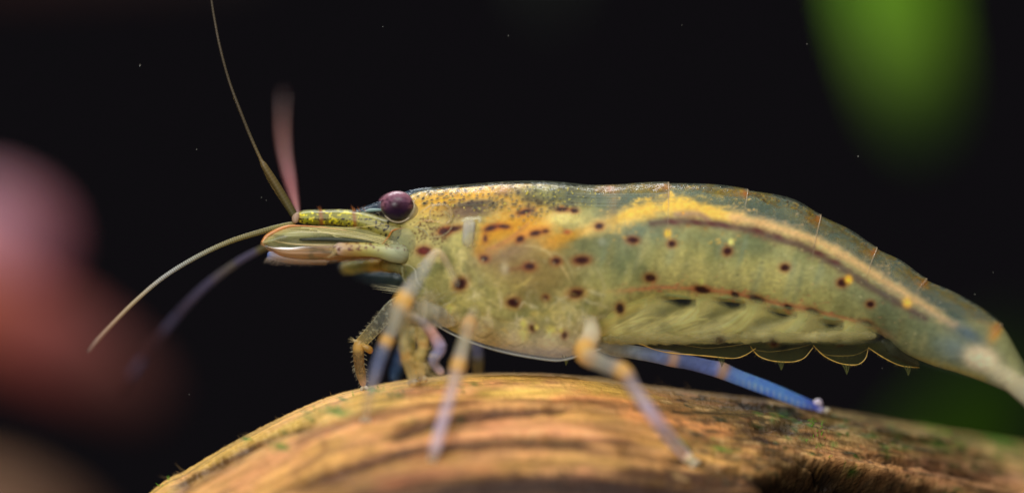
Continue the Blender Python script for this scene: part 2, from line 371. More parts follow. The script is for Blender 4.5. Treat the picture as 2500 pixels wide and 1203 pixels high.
# sections: top x,y  tissue bottom x,y  shell bottom x,y  half width mm
sec = np.array([
 (940, 556, 940, 628, 940, 632, .55), (960, 524, 962, 655, 962, 660, 1.0), (985, 488, 990, 690, 985, 690, 1.4), (1020, 466, 1022, 752, 1012, 740, 1.8), (1080, 458, 1080, 798, 1062, 788, 2.2),
 (1150, 452, 1148, 832, 1135, 826, 2.6), (1230, 446, 1230, 856, 1215, 852, 2.85), (1310, 444, 1310, 872, 1300, 869, 2.95), (1380, 448, 1385, 876, 1370, 875, 2.9),
 (1440, 454, 1450, 840, 1440, 855, 2.75), (1500, 453, 1520, 795, 1520, 835, 2.65), (1570, 449, 1590, 748, 1580, 838, 2.6), (1632, 449, 1650, 734, 1640, 840, 2.6), (1740, 453, 1745, 738, 1745, 842, 2.55),
 (1825, 466, 1820, 746, 1815, 845, 2.5), (1930, 487, 1905, 768, 1900, 848, 2.4), (2003, 528, 1975, 784, 1975, 848, 2.3), (2075, 563, 2045, 798, 2040, 850, 2.15),
 (2140, 608, 2100, 810, 2100, 850, 2.0), (2200, 638, 2148, 818, 2145, 858, 1.85), (2262, 684, 2205, 862, 2202, 875, 1.7), (2330, 715, 2275, 893, 2272, 898, 1.55),
 (2400, 757, 2340, 912, 2338, 916, 1.4), (2450, 800, 2400, 933, 2398, 938, 1.2), (2490, 868, 2455, 955, 2452, 960, .95), (2540, 950, 2520, 985, 2520, 985, .6)], float)
sx = sec[:, 0]
def secat(u):                                    # u = top-line px
    out = np.empty((len(u), 7))
    # monotone param along stations, smooth
    k = np.interp(u, sx, np.arange(len(sx))); i = np.clip(k.astype(int), 0, len(sx)-2); t = (k-i)[:, None]
    q_ = np.vstack([2*sec[0]-sec[1], sec, 2*sec[-1]-sec[-2]]); a, b, c, d = q_[i], q_[i+1], q_[i+2], q_[i+3]
    out = .5*((2*b)+(-a+c)*t+(2*a-5*b+4*c-d)*t**2+(-a+3*b-3*c+d)*t**3)
    return out
def midy(px): return -3.0*sstep(2050, 2520, px)
def to3(px, py, dy):                             # dy = offset from the midline towards +-y
    yc = midy(px); y = yc+dy; s = (D+yc-np.abs(dy)*0)/D
    return np.stack([(px-1250)*K*s, y, (601.5-py)*K*s], -1)
def side_px(V):                                  # the map position of a vertex, the same on both flanks
    X = V[..., 0]; yc = midy(1250+X/K); yy = yc-np.abs(V[..., 1]-yc)
    return 1250+X*D/(D+yy)/K, 601.5-V[..., 2]*D/(D+yy)/K

# ---- tissue pigment map
cb = Canvas(900, 425, 2580, 1020, (158, 152, 94), 1.0)
X, Y = cb.X, cb.Y
topl = np.interp(X, sx, sec[:, 1]); dd = Y-topl
def bm(m, col=None, k=1.0, a=None):
    m = np.clip(m*k, 0, 1)[..., None]
    if col is not None: cb.a[..., :3] = cb.a[..., :3]*(1-m)+lin(col)*m
    if a is not None: cb.a[..., 3:] = cb.a[..., 3:]*(1-m)+a*m
n1 = fbm(X/70, Y/110, 2, 4); n2 = fbm(X/26, Y/60, 12, 4); n3 = fbm((X+Y*.35)/34, (Y-X*.2)/120, 15, 3)
ab = sstep(1400, 1520, X)
bm(sstep(.4, .68, n1), (106, 112, 74), .8)
bm(sstep(.48, .75, n3)*ab, (178, 170, 112), .4)
bm(sstep(.45, .7, fbm(X/110, Y/70, 28, 3)), (176, 168, 108), .5)
bm(sstep(.52, .7, fbm(X/38, Y/30, 27, 4))*(1-ab), (186, 176, 122), .6)
bm(sstep(640, 720, Y)*ab*sstep(2150, 2000, X), (178, 170, 108), .45)
bm(sstep(.5, .25, n2), (112, 106, 62), .4)
bm(sstep(1950, 2350, X), (114, 122, 98), .6, a=.82)
bm(sstep(.45, .75, fbm(X/60, Y/40, 120, 3))*ab, None, .6, a=.8)
bm(sstep(760, 850, Y)*sstep(1480, 1350, X), (176, 172, 146), .8)
bm(sstep(.55, .8, n2)*(1-ab)*sstep(640, 760, Y), (196, 190, 160), .6)
bm(np.exp(-((X-1480)/130)**2-((Y-620)/60)**2), (92, 104, 80), .7)
bm(np.exp(-((Y-(np.interp(X, [1450, 1650, 1850, 2050, 2300], [575, 570, 600, 690, 830])))/34)**2)*ab*sstep(2300, 2100, X), (100, 110, 86), .6)
bm(np.exp(-((Y-668)/42)**2)*sstep(1560, 1680, X)*sstep(2080, 1950, X), (190, 182, 122), .45)
bm(np.exp(-((X-1560)/60)**2-((Y-560)/30)**2), (98, 112, 100), .7)
# dorsal zone: clear greenish gel
gutt = np.interp(X, [1450, 1560, 1650, 1750, 1850, 1950, 2050, 2150, 2250, 2340], [545, 512, 498, 515, 540, 568, 612, 672, 735, 790])
bm(sstep(4, -16, Y-gutt)*ab, (100, 118, 108), .95, a=.26)
bm(sstep(1330, 1400, X)*sstep(510, 480, Y)*(1-ab), (96, 104, 82), .9, a=.5)
# head and saddle
cb.blob(1060, 500, 80, 34, (190, 146, 44), .95, -4)
cb.blob(1180, 470, 150, 26, (192, 146, 44), .95, -4)
cb.blob(1270, 500, 70, 60, (178, 138, 58), .9)
cb.blob(1150, 512, 64, 22, (74, 60, 58), .92, -6, p=1.4)
cb.blob(1120, 520, 40, 20, (110, 88, 70), .7)
cb.blob(1040, 560, 50, 50, (168, 156, 100), .8)
cb.blob(1275, 550, 75, 38, (176, 136, 40), .9, -20)
cb.stroke([(1175, 612, 18), (1200, 575, 30), (1260, 552, 26), (1330, 540, 20)], (176, 130, 8), .95, p=1.2, rag=.8)
cb.stroke([(1200, 618, 10), (1270, 575, 12), (1340, 545, 10)], (206, 150, 60), .7)
cb.stroke([(1350, 590, 20), (1400, 575, 14), (1440, 558, 5)], (180, 132, 12), .95, p=1.2, rag=.6)
cb.blob(1340, 595, 34, 24, (196, 146, 50), .85, rag=.5)
cb.blob(1360, 474, 90, 22, (80, 86, 58), .85); cb.blob(1375, 532, 46, 16, (196, 184, 118), .9)
cb.blob(1250, 640, 90, 40, (124, 98, 62), .8); cb.blob(1310, 690, 90, 50, (122, 100, 56), .6); cb.blob(1255, 612, 60, 22, (122, 98, 82), .7, -15)
cb.blob(1320, 655, 90, 60, (134, 116, 66), .6)
cb.blob(1430, 590, 60, 30, (84, 88, 60), .6, -25)
cb.blob(1330, 470, 60, 20, (128, 124, 78), .8)
cb.stroke([(1190, 610, 4), (1240, 585, 4), (1290, 545, 3)], (160, 110, 70), .6)
cb.stroke([(1260, 600, 2), (1320, 605, 3), (1370, 650, 3), (1400, 700, 2)], (190, 170, 120), .5, fade=.2)
# gut, gold above, brown-violet below
cb.stroke([(1400, 572, 12), (1450, 556, 18), (1500, 540, 22), (1560, 522, 24)], (196, 168, 100), .8, a=1, fade=.2, rag=.8)
cb.stroke([(1500, 535, 12), (1560, 516, 20), (1650, 502, 25), (1740, 520, 20), (1800, 533, 15)], (198, 164, 74), 1, a=1, p=1.0, rag=1.2)
cb.stroke([(1790, 530, 13), (1850, 543, 15), (1930, 566, 15), (2000, 592, 15), (2080, 634, 15), (2160, 686, 15), (2250, 742, 13), (2330, 795, 9)], (190, 158, 112), .85, a=1, p=.8, rag=1.0)
cb.stroke([(1590, 545, 10), (1660, 540, 12), (1740, 547, 11), (1830, 562, 10), (1900, 584, 11), (1960, 602, 12), (2030, 640, 13), (2110, 690, 12), (2190, 738, 10), (2260, 778, 8)], (88, 68, 60), .9, a=1, rag=.8)
cb.stroke([(1230, 660, 5), (1290, 652, 7)], (110, 60, 40), .5)
cb.stroke([(1650, 523, 7), (1700, 522, 9), (1730, 535, 5)], (136, 108, 96), .7, a=1)
for x, y in [(1700, 543), (1738, 546), (1765, 549), (1850, 562), (1900, 578), (2000, 618), (2040, 640), (1640, 541)]:
    cb.blob(x, y, 16, 6, (86, 44, 44), .9, 18, a=1)
cb.blob(1668, 520, 3, 3, (200, 150, 50), 1)
# tail end
cb.blob(2365, 815, 44, 18, (52, 80, 104), .8, 32, a=.85); cb.blob(2330, 850, 46, 30, (120, 138, 142), .7, 20)
cb.blob(2395, 875, 42, 30, (228, 208, 176), 1, 15, a=1, p=1.6); cb.blob(2460, 925, 70, 26, (206, 196, 164), 1, 33, a=1, p=1.5)
cb.blob(2432, 806, 12, 26, (214, 156, 66), .9, 25, a=1); cb.blob(2390, 770, 34, 7, (150, 138, 110), .6, 35)
# reddish nerve line and lower belly of the abdomen
cb.stroke([(1470, 712, 4), (1560, 706, 5), (1620, 701, 6), (1720, 707, 6), (1800, 717, 6), (1860, 733, 6), (1940, 750, 7), (2030, 770, 6), (2110, 792, 7), (2200, 836, 9)], (190, 104, 80), .6, rag=1.2, fade=.15)
cb.stroke([(2110, 812, 5), (2200, 868, 8), (2290, 890, 10), (2400, 925, 8)], (168, 150, 84), .7)
# melanophore spots
spots = [(1035, 612, 17, 10, 0), (1183, 631, 11, 8, 8), (1293, 650, 14, 9, 0), (1358, 637, 12, 9, 0), (1420, 635, 21, 10, -4), (1124, 693, 18, 14, -35),
 (1253, 738, 16, 12, 8), (1332, 726, 8, 6, 0), (1407, 716, 20, 11, -5), (1514, 752, 10, 12, 0), (1588, 678, 14, 10, 5), (1545, 586, 15, 8, 5), (1640, 595, 10, 8, 0),
 (1776, 613, 11, 10, -20), (1917, 653, 12, 9, 0), (2056, 690, 12, 10, 0), (2125, 742, 10, 8, 0), (1463, 552, 11, 8, -10), (1714, 707, 21, 9, 14), (1848, 731, 23, 10, 18),
 (1985, 761, 20, 9, 24), (2116, 790, 16, 8, 18), (1795, 719, 11, 7, 30), (1925, 749, 12, 6, 20), (1270, 583, 11, 8, -25), (1307, 569, 15, 7, -12), (1332, 564, 9, 6, 0),
 (1200, 556, 20, 7, -15), (1230, 553, 16, 5, 5), (1282, 517, 20, 6, -14), (1372, 511, 16, 6, 0), (1402, 514, 10, 6, 5), (1185, 582, 5, 9, 0), (1300, 800, 8, 9, 0), (1378, 818, 7, 9, 0), (1100, 560, 30, 7, -12), (1085, 565, 12, 10, 0)]
for x, y, a_, b_, g in spots:
    dim = 1.0 if a_ > 9 else .8
    cb.blob(x, y, a_*1.1+3, b_*1.1+3, (134, 62, 22), .8*dim, g, a=1, p=1.4); cb.blob(x, y, a_*.92, b_*.92, (50, 8, 14), 1*dim, g, p=2.4, rag=.25)
cb.blob(1385, 566, 10, 6, (150, 70, 20), .9); cb.blob(1035, 612, 14, 8, (120, 40, 30), .6)
for x, y, r in [(1630, 570, 8), (2072, 682, 9), (2215, 738, 11), (1785, 590, 7), (1712, 687, 7), (1097, 755, 11), (1277, 818, 14), (1345, 806, 12), (1278, 790, 9), (1370, 806, 5), (1310, 798, 6)]:
    cb.blob(x, y, r, r*1.15, (236, 184, 60) if x > 2000 or x == 1630 else (206, 200, 120), .9, p=1.3)
# fine pigment dots of the head
for _ in range(170):
    x, y = rng.normal(1045, 34), rng.normal(556, 28)
    if 1000 < x < 1115 and 500 < y < 620: cb.blob(x, y, rng.uniform(1.5, 2.5), rng.uniform(1.4, 2.2), (74, 34, 24), .95, p=1.4)
for _ in range(55):                              # pale folds of gill and muscle showing through the thorax
    x, y = rng.uniform(1110, 1450), rng.uniform(690, 850); L = rng.uniform(20, 60); s_ = rng.choice([-.5, .6, .3])
    cb.stroke([(x, y, 2), (x+L/2, y+L*s_/2+rng.normal(0, 4), rng.uniform(2, 5)), (x+L, y+L*s_, 2)], [(198, 192, 160), (120, 112, 70), (176, 160, 92)][rng.integers(3)], rng.uniform(.25, .55), fade=.25)
for _ in range(26):                              # muscle bands of the abdomen
    x, y = rng.uniform(1480, 2330), 0; t0 = np.interp(x, sx, sec[:, 1])+rng.uniform(90, 150); L = rng.uniform(50, 130)
    cb.stroke([(x, t0, 4), (x-L*.12, t0+L*.5, rng.uniform(5, 12)), (x-L*.3, t0+L, 4)], [(176, 168, 118), (96, 104, 76), (120, 112, 66), (116, 132, 116)][rng.integers(4)], rng.uniform(.15, .4), fade=.3)
for x, y, r in [(1100, 778, 26), (1180, 800, 26), (1260, 824, 24), (1340, 838, 24), (1410, 838, 20), (1040, 748, 24)]:
    cb.blob(x, y, r, r*.8, (206, 200, 170), .5, 20, p=1.3, rag=.5); cb.stroke([(x-r, y+r*.6, 2), (x, y+r*.9, 3), (x+r, y+r*.4, 2)], (112, 104, 74), .5, fade=.2)
bm(sstep(838, 872, Y)*sstep(1480, 1420, X), (176, 178, 196), .8, a=.55)
cb.a[..., :3] *= (.78+.5*fbm(X/9, Y/6, 44, 3))[..., None]                 # fine fleshy mottling
cb.a[..., :3] = (cb.a[..., :3]/.3)**1.12*.315
cb.a[..., :3] = np.clip(cb.a[..., :3]*(1.5-.3*sstep(1950, 2300, X))[..., None], 0, .92)
for pts in [[(1300, 606, 2.5), (1375, 628, 2), (1405, 690, 2)], [(1130, 640, 1.5), (1150, 700, 2), (1200, 760, 2)], [(1450, 640, 3), (1475, 700, 4), (1460, 770, 2)]]:
    cb.stroke(pts, (204, 194, 140), .4, fade=.2)
for x in (1350, 1385, 1425, 1460): cb.stroke([(x, 452, 3), (x+4, 480, 6), (x, 510, 3)], (58, 66, 60), .5, fade=.2, rag=.6)
cb.blob(1232, 655, 9, 14, (214, 200, 160), .8); cb.blob(1470, 590, 9, 9, (170, 176, 150), .7)
for _ in range(240):                             # small glints and grains in the flesh
    x, y = rng.uniform(1050, 2250), rng.uniform(600, 860)
    cb.blob(x, y, rng.uniform(1.5, 5), rng.uniform(1.2, 3.5), [(226, 216, 160), (96, 90, 54), (200, 190, 130)][rng.integers(3)], rng.uniform(.2, .6), rng.uniform(-40, 40))
tissue_m = mat('tissue', rough=.5, sss=.5, sscale=.09, transl=.28, spec=.22, bump=.03, bscale=1.6)

def superell(th, e): c, s = np.cos(th), np.sin(th); return np.sign(c)*np.abs(c)**e, np.sign(s)*np.abs(s)**e
nU, nT = 760, 300
u = np.linspace(942, 2538, nU); Q = secat(u)
th = np.linspace(0, 2*np.pi, nT, endpoint=False)
cz, sy = np.cos(th), superell(th, .85)[1]
ins = .975
mx_, my_ = (Q[:, 0]+Q[:, 2])/2, (Q[:, 1]+Q[:, 3])/2; hx, hy = (Q[:, 0]-Q[:, 2])/2*ins, (Q[:, 1]-Q[:, 3])/2*ins
endf = np.sqrt(np.clip(np.minimum(u-941, 2539-u)/22, 0, 1))
PX = mx_[:, None]+hx[:, None]*cz*endf[:, None]; PY = my_[:, None]+hy[:, None]*cz*endf[:, None]
wid = Q[:, 6]*(1-.03)*endf
# the back is a little narrower than the flank
wy = wid[:, None]*sy[None]*(1-.10*np.clip(cz, 0, 1)**2)
V = to3(PX, PY, wy)
# swell of the muscle blocks
bmp = .06*np.sin((PX-1500)/137*2*np.pi)*sstep(1480, 1560, PX)*np.abs(sy)
V[..., 1] += bmp*np.sign(sy)
bx, by = side_px(V)
C = cb.sample(bx, by)
body = mk('body', V.reshape(-1, 3), gridf(nU, nT, True), C.reshape(-1, 4), tissue_m, sh)

# ---- shell pigment map
cs = Canvas(900, 425, 2580, 1020, (150, 160, 140), .02)
X, Y = cs.X, cs.Y; dd = Y-np.interp(X, sx, sec[:, 1])
def sm(m, col=None, k=1.0, a=None):
    m = np.clip(m*k, 0, 1)[..., None]
    if col is not None: cs.a[..., :3] = cs.a[..., :3]*(1-m)+lin(col)*m
    if a is not None: cs.a[..., 3:] = cs.a[..., 3:]*(1-m)+a*m
z = sstep(60, 10, dd)*sstep(1440, 1520, X)
sm(z*sstep(.35, .65, fbm(X/22, dd/9, 71)), (128, 118, 66), 1, a=.34)
sm(sstep(30, 80, dd)*sstep(120, 90, dd)*sstep(1440, 1500, X)*sstep(.5, .7, fbm(X/90, dd/7, 74)), (150, 176, 168), 1, a=.15)
def topy(x): return np.interp(x, sx, sec[:, 1])
for gx in np.arange(1015, 1462, 13.5):                # dashes of the carapace, spread evenly with jitter
    for gd in np.arange(5, 112, 9.5):
        x = gx+rng.uniform(-6.5, 6.5); d = gd+rng.uniform(-4.5, 4.5); lim = np.interp(x, [1015, 1080, 1200, 1290, 1340, 1460], [30, 46, 60, 100, 70, 30])
        if d > lim or rng.random() < .18: continue
        L = rng.uniform(2.6, 6.2)*(1-.25*sstep(60, 100, d)); cs.blob(x, topy(x)+d, L, rng.uniform(1.7, 2.5), (22, 12, 24), 1, -14+rng.normal(0, 12), a=1, p=1.8)
for _ in range(22):
    x = rng.uniform(1230, 1450); y = topy(x)+rng.uniform(10, 60); cs.blob(x, y, rng.uniform(8, 16), rng.uniform(3, 6), (56, 46, 48), .6, rng.uniform(-20, 60), a=.7, rag=.8)
for _ in range(2300):                             # fine speckles of the abdomen's back
    x = rng.uniform(1450, 2440); d = abs(rng.normal(0, 17))+1; y = topy(x)+d*(1.15 if x > 1900 else 1)
    c = [(46, 38, 30), (70, 52, 30), (196, 160, 50), (120, 84, 40)][rng.integers(4)]
    cs.blob(x, y, rng.uniform(1.5, 3.6), rng.uniform(1.3, 2.4), c, rng.uniform(.4, .85)*(1 if x < 2000 else .5), 10, a=.8)
for _ in range(60):
    x = rng.uniform(1040, 1440); y = topy(x)+rng.gamma(1.8, 22)+2; cs.blob(x, y, rng.uniform(1.4, 2.6), rng.uniform(1.2, 2.0), (250, 226, 50), 1, a=1, p=1.4)
bnd = [1495, 1632, 1825, 2003, 2140, 2262, 2440]
bslope = {1495: (-22, 90), 1632: (-8, 60), 1825: (-20, 90), 2003: (-24, 70), 2140: (-30, 60), 2262: (-32, 60), 2440: (-28, 60)}
for b in bnd:                                     # rust-gold patch at each hind margin
    y = topy(b); sl = math.degrees(math.atan2(topy(b)-topy(b-30), 30))
    cs.blob(b-22, y+9, 24, 8, (186, 136, 52), .55, sl, a=.55, rag=1.2); cs.blob(b-6, y+7, 7, 8, (196, 116, 52), .7, sl, a=.75, rag=.8)
    cs.blob(b-70, y+14-sl*.6, 26, 9, (186, 158, 50), .5, sl, a=.6, rag=1)
cs.blob(1500, 490, 16, 46, (196, 156, 100), .55, 8, a=.6); cs.blob(1625, 500, 12, 30, (206, 160, 90), .4, 8, a=.5)
for yy in (470, 476, 483, 489, 497):              # pale lengthwise lines under the back
    cs.stroke([(1330, yy-4, 1.4), (1440, yy+4, 1.6), (1560, yy+4, 1.5), (1700, yy+2, 1.3), (1800, yy+14, 1.2)], (176, 196, 184), .6, a=.6, fade=.2)
cs.blob(1230, 462, 16, 9, (222, 170, 110), .9, -10, a=.7); cs.stroke([(1300, 455, 3), (1325, 468, 3), (1330, 480, 3)], (170, 168, 90), .7, a=.8)
cs.stroke([(1120, 500, 3), (1160, 494, 5), (1200, 490, 3)], (64, 34, 50), .8, a=.9, rag=.6)
sm(sstep(800, 868, Y-(X-1300)*.02)*sstep(1500, 1440, X), (186, 190, 196), 1, a=.3)
# lower part of the pleura: nearly clear membrane, spots on it
sm(sstep(826, 842, Y)*sstep(1480, 1560, X)*sstep(2200, 2140, X), (88, 92, 52), 1, a=.2)
for x, y, a_, b_ in [(1758, 829, 12, 10), (1890, 836, 12, 11), (2055, 851, 11, 9), (1782, 852, 13, 6), (1905, 864, 12, 7)]:
    cs.blob(x, y, a_+3, b_+3, (120, 64, 30), .8, a=.8); cs.blob(x, y, a_, b_, (48, 16, 18), 1, a=.98, p=1.5, rag=.3)
cs.blob(1710, 857, 5, 4, (220, 220, 40), 1, a=1); cs.blob(1786, 870, 3, 3, (220, 220, 40), 1, a=1)
shell_m = mat('shell', rough=.5, transl=.35, spec=.08, edge=.22, bump=.012, bscale=4, wet=1.3)
def shellprof(t): return np.where(t < .5, np.sqrt(np.clip(1-(1-np.clip(t/.5, 0, 1))**2, 0, 1)), 1-.30*(np.clip(t-.5, 0, 1)/.5)**2)
def shell(name, ua, ub, n, lower=None, off0=.05, off1=.12, bend=(0, 1), tmax=1.0, m=None, cvs=cs, **kw):
    """a saddle of cuticle from hind margin to hind margin, hanging open below; lower(u01) trims its lower edge (0..1)"""
    u = np.linspace(ua, ub, n); v = np.linspace(-1, 1, 361); t = np.abs(v)
    f = np.linspace(0, 1, n); off = off0+(off1-off0)*f**1.5
    lw = np.array([lower(k) if lower else 1.0 for k in f])*tmax
    tt = t[None]*lw[:, None]
    uu = u[:, None]+0*tt
    if bend[0]:                                   # margins lean forward as they run down the flank
        uu = uu+bend[0]*np.sin(np.minimum(tt*2.6, 1)*1.57)*f[:, None]+bend[1]*np.sin(np.minimum(tt*2.6, 1)*1.57)*(1-f[:, None])
    Q = secat(uu.ravel()).reshape(n, len(t), 7)
    px = Q[..., 0]*(1-tt)+Q[..., 4]*tt; py = Q[..., 1]*(1-tt)+Q[..., 5]*tt
    w_ = Q[..., 6]*shellprof(tt)
    dy = (w_+off[:, None]*np.minimum(1, tt*4))*np.sign(v)[None]
    py = py-(off[:, None]/K)*np.clip(1-tt*2.2, 0, 1)*.9
    V = to3(px, py, dy); a, b = side_px(V); C = cvs.sample(a, b)
    o = mk(name, V.reshape(-1, 3), gridf(n, len(v), False), C.reshape(-1, 4), m or shell_m, sh, **kw)
    return o, V
def rimtube(name, path, r, col, m, parent, every=1, **kw):
    path = np.asarray(path); T, U, W = frames(path); th = np.linspace(0, 2*np.pi, 6, endpoint=False); r = np.asarray(r)*np.ones(len(path))
    V = path[:, None]+r[:, None, None]*(np.cos(th)[None, :, None]*U[:, None]+np.sin(th)[None, :, None]*W[:, None])
    return mk(name, V.reshape(-1, 3), gridf(len(path), 6, True), col, m, parent, **kw)
rim_m = mat('margin', rough=.25, transl=.3, spec=.8)
def carl(f): return 1.0
car, CV = shell('carapace', 948, 1500, 270, off0=.05, off1=.045)
rimtube('margin', CV[40:250, 0], .035, rgba((176, 178, 170), .8), rim_m, car)
rimtube('margin', CV[40:250, -1], .035, rgba((176, 178, 170), .8), rim_m, car)
segs = [(1455, 1632, (-8, -8)), (1600, 1825, (-22, -10)), (1795, 2003, (-22, -20)), (1975, 2140, (-24, -24)), (2115, 2262, (-26, -26)), (2240, 2445, (-20, -26))]
SV = []
for i, (a, b, bd) in enumerate(segs):
    if i < 5:
        lo = lambda f, i=i: .90+.10*math.sin(math.pi*min(max((f-.08)/.88, 0), 1))**.6 if i else .93+.05*f
    else: lo = None
    o, V = shell('abdomen_segment', a, b, 130, lower=lo, off0=.02, off1=.105, bend=bd)
    SV.append((o, V)); n = V.shape[1]; mid = n//2
    hw = np.abs(np.linspace(-1, 1, n)); k = hw < (.42 if i < 4 else .3)
    pth = V[-1][k]; rimtube('hind_margin', pth, .028*np.clip(1.2-np.abs(np.linspace(-1, 1, len(pth))), .35, 1), rgba((214, 190, 156), .5), rim_m, o)
# second, inner golden arcs of the far/near pleura with their spines and fringe
def px_path(nodes, n=50):
    q = crom(nodes, n); s = (D+q[:, 2])/D
    return np.stack([(q[:, 0]-1250)*K*s, q[:, 2], (601.5-q[:, 1])*K*s], -1)
gold = rgba((255, 214, 110), 1)
arcs = [[(1560, 838, -.75), (1620, 858, -.75), (1720, 868, -.75), (1790, 874, -.75), (1820, 866, -.75), (1845, 850, -.75)],
        [(1832, 845, -.6), (1852, 868, -.6), (1885, 880, -.7), (1930, 883, -.6), (1962, 874, -.6), (1985, 848, -.6)],
        [(1985, 842, -.6), (2012, 868, -.6), (2050, 886, -.6), (2090, 890, -.6), (2112, 876, -.6), (2120, 850, -.6)],
        [(2120, 848, -.6), (2160, 874, -.6), (2200, 892, -.6), (2245, 897, -.6)],
        [(1670, 842, -.6), (1730, 849, -.6), (1800, 842, -.6), (1838, 836, -.6)],
        [(1832, 852, -.6), (1880, 858, -.6), (1940, 850, -.6), (1985, 838, -.6)],
        [(1990, 850, -.6), (2020, 866, -.6), (2080, 867, -.6), (2112, 855, -.6), (2122, 846, -.6)]]
pl_m = mat('membrane', rough=.2, transl=.4, spec=.5)
for i, a in enumerate(arcs):
    pa = px_path(a, 60)
    k = np.linspace(0, 1, 60); o = rimtube('pleura_edge', pa, (.027 if i < 4 else .013)*(1-.7*np.abs(k-.45))*(.6+.8*vnoise(k*14, k*0+i, 9)), gold if i < 4 else rgba((196, 164, 84), .8), rim_m, sh)
    if i < 4:                                     # the clear lobe the edge belongs to
        top = pa.copy(); top[:, 2] = np.maximum(pa[0, 2], pa[-1, 2])+.35; top[:, 1] -= .35
        t = np.linspace(0, 1, 12)[:, None, None]; L = pa[None]*(1-t)+top[None]*t
        mk('pleura_lobe', L.reshape(-1, 3), gridf(12, 60, False), rgba((110, 112, 62), .32), pl_m, sh)
    hs = []
    for _ in range(60 if i < 4 else 25):
        j = rng.integers(2, 58); p = pa[j]; hs.append((p, p+np.array([rng.normal(-.03, .05), rng.normal(0, .04), -rng.uniform(.03, .14)]), .006))
    V, F, C = hairs_geo(hs, rgba((190, 170, 90), .7)); mk('fringe', V, F, C, rim_m, o, kind='stuff')
for x, y in [(1905, 880), (2065, 890), (2215, 893), (1760, 872), (1380, 868)]:
    b = P(x, y, -1.15); d = P(x+2, y+24, -1.15)
    parts = []
    for s_ in (-1, 1): parts.append(((b+[s_*.16, 0, .02]), d, .05))
    parts.append((b, d, .07)); V, F, C = hairs_geo(parts, rgba((120, 124, 66), .45)); mk('pleura_spine', V, F, C, rim_m, sh)

# ---- swimmerets under the abdomen
leg_m = mat('limb', rough=.35, sss=.25, sscale=.1, transl=.4, spec=.4, edge=.35)
def pleopod(x, y, dx, dy, w0, w1, yy, parent=sh):
    nodes = [(x, y, yy, w0, 150, 148, 100, .9), (x+dx*.3, y+dy*.42, yy-.1, (w0+w1)*.5, 176, 170, 116, .85), (x+dx*.7, y+dy*.8, yy, w1, 180, 172, 112, .8), (x+dx, y+dy, yy+.1, w1*.45, 168, 156, 96, .7)]
    def cf(V, C, n, s):
        C = C.copy(); a, b = proj(V); nn = fbm((a+b)/30, (b-a*.35)/5, 91, 3)
        C[:, :3] *= (.62+.75*nn)[:, None]; return C
    return tube('swimmeret', nodes, leg_m, parent, n=60, sides=20, flat=.35, cfun=cf)
def fan(name, top, bot, yA, sgn, colA, colB, al, n=90, m=60, seed=3, thick=.12):
    """a broad thin paddle between two outlines, bulging outwards, with fibres along its length"""
    t = np.linspace(0, 1, n); A = crom([(*p, 0) for p in top], n); B = crom([(*p, 0) for p in bot], n); v = np.linspace(0, 1, m)
    Q = A[:, None]*(1-v[None, :, None])+B[:, None]*v[None, :, None]; bul = np.sin(np.pi*v)[None]*np.ones((n, 1))
    nn = fbm(t[:, None]*3+0*v[None]+seed, v[None]*16+t[:, None]*1.5, seed, 3); n2_ = fbm(Q[..., 0]/30, Q[..., 1]/16, seed+9, 3)
    y = yA+sgn*(.1+.35*bul); s = (D+y)/D; V = np.stack([(Q[..., 0]-1250)*K*s, y, (601.5-Q[..., 1])*K*s], -1)
    C = np.zeros((n, m, 4)); k = sstep(0, .8, t)[:, None, None]; C[..., :3] = lin(colA)*(1-k)+lin(colB)*k; C[..., :3] *= (.8+.42*nn)[..., None]
    g = (sstep(.45, .75, n2_)*.55)[..., None]; C[..., :3] = C[..., :3]*(1-g)+lin((104, 108, 72))*g
    C[..., 3] = al*np.clip(.55+.8*nn, 0, 1)*np.minimum(1, np.sin(np.pi*v)[None]**1.3*1.5)*((1-.6*sstep(.7, 1, t))*sstep(0, .25, t))[:, None]
    V2 = V.copy(); V2[..., 1] -= sgn*thick*bul; F = gridf(n, m, False)
    V_, F_, C_ = join([(V.reshape(-1, 3), F, C.reshape(-1, 4)), (V2.reshape(-1, 3), F[:, ::-1], C.reshape(-1, 4))])
    return mk(name, V_, F_, C_, mat('paddle', rough=.6, sss=.3, sscale=.15, transl=.35, spec=.2, edge=.1), sh)
for s_ in (-1, 1):
    for i, (x, y, rch) in enumerate([(1592, 722, 130), (1712, 716, 190), (1832, 726, 175), (1955, 748, 165), (2078, 776, 150)]):
        H = 842-y; f = H/120
        fan('swimmeret', [(x-24, y-8), (x-40, y+H*.26), (x-rch*.6, y+H*.42), (x-rch*1.05, y+H*.72)], [(x+40, y-8), (x+44, y+H*.4), (x+24, y+H*.8), (x-rch*.35, y+H)], s_*(1.75+.05*i), s_, (182, 178, 124), (212, 204, 146), .22, seed=3+i*3+(s_ > 0))
        fan('swimmeret_branch', [(x+6, y-4), (x-10, y+H*.4), (x-30, y+H*.75), (x-50, y+H*.95)], [(x+58, y-2), (x+72, y+H*.4), (x+66, y+H*.8), (x+10, y+H*1.0)], s_*1.2, s_, (160, 156, 108), (196, 188, 128), .3, seed=5+i*3+(s_ > 0))
cm = Canvas(1420, 690, 2200, 860, (196, 188, 132), .8)
X, Y = cm.X, cm.Y; d1 = (X*.62+Y)/16; d2 = (Y*.8-X*.5)/70
nn = fbm(d1, d2, 101, 4); n4 = fbm(X/60, Y/30, 103, 3)
def mm_(m, col=None, k=1.0, a=None):
    m = np.clip(m*k, 0, 1)[..., None]
    if col is not None: cm.a[..., :3] = cm.a[..., :3]*(1-m)+lin(col)*m
    if a is not None: cm.a[..., 3:] = cm.a[..., 3:]*(1-m)+a*m
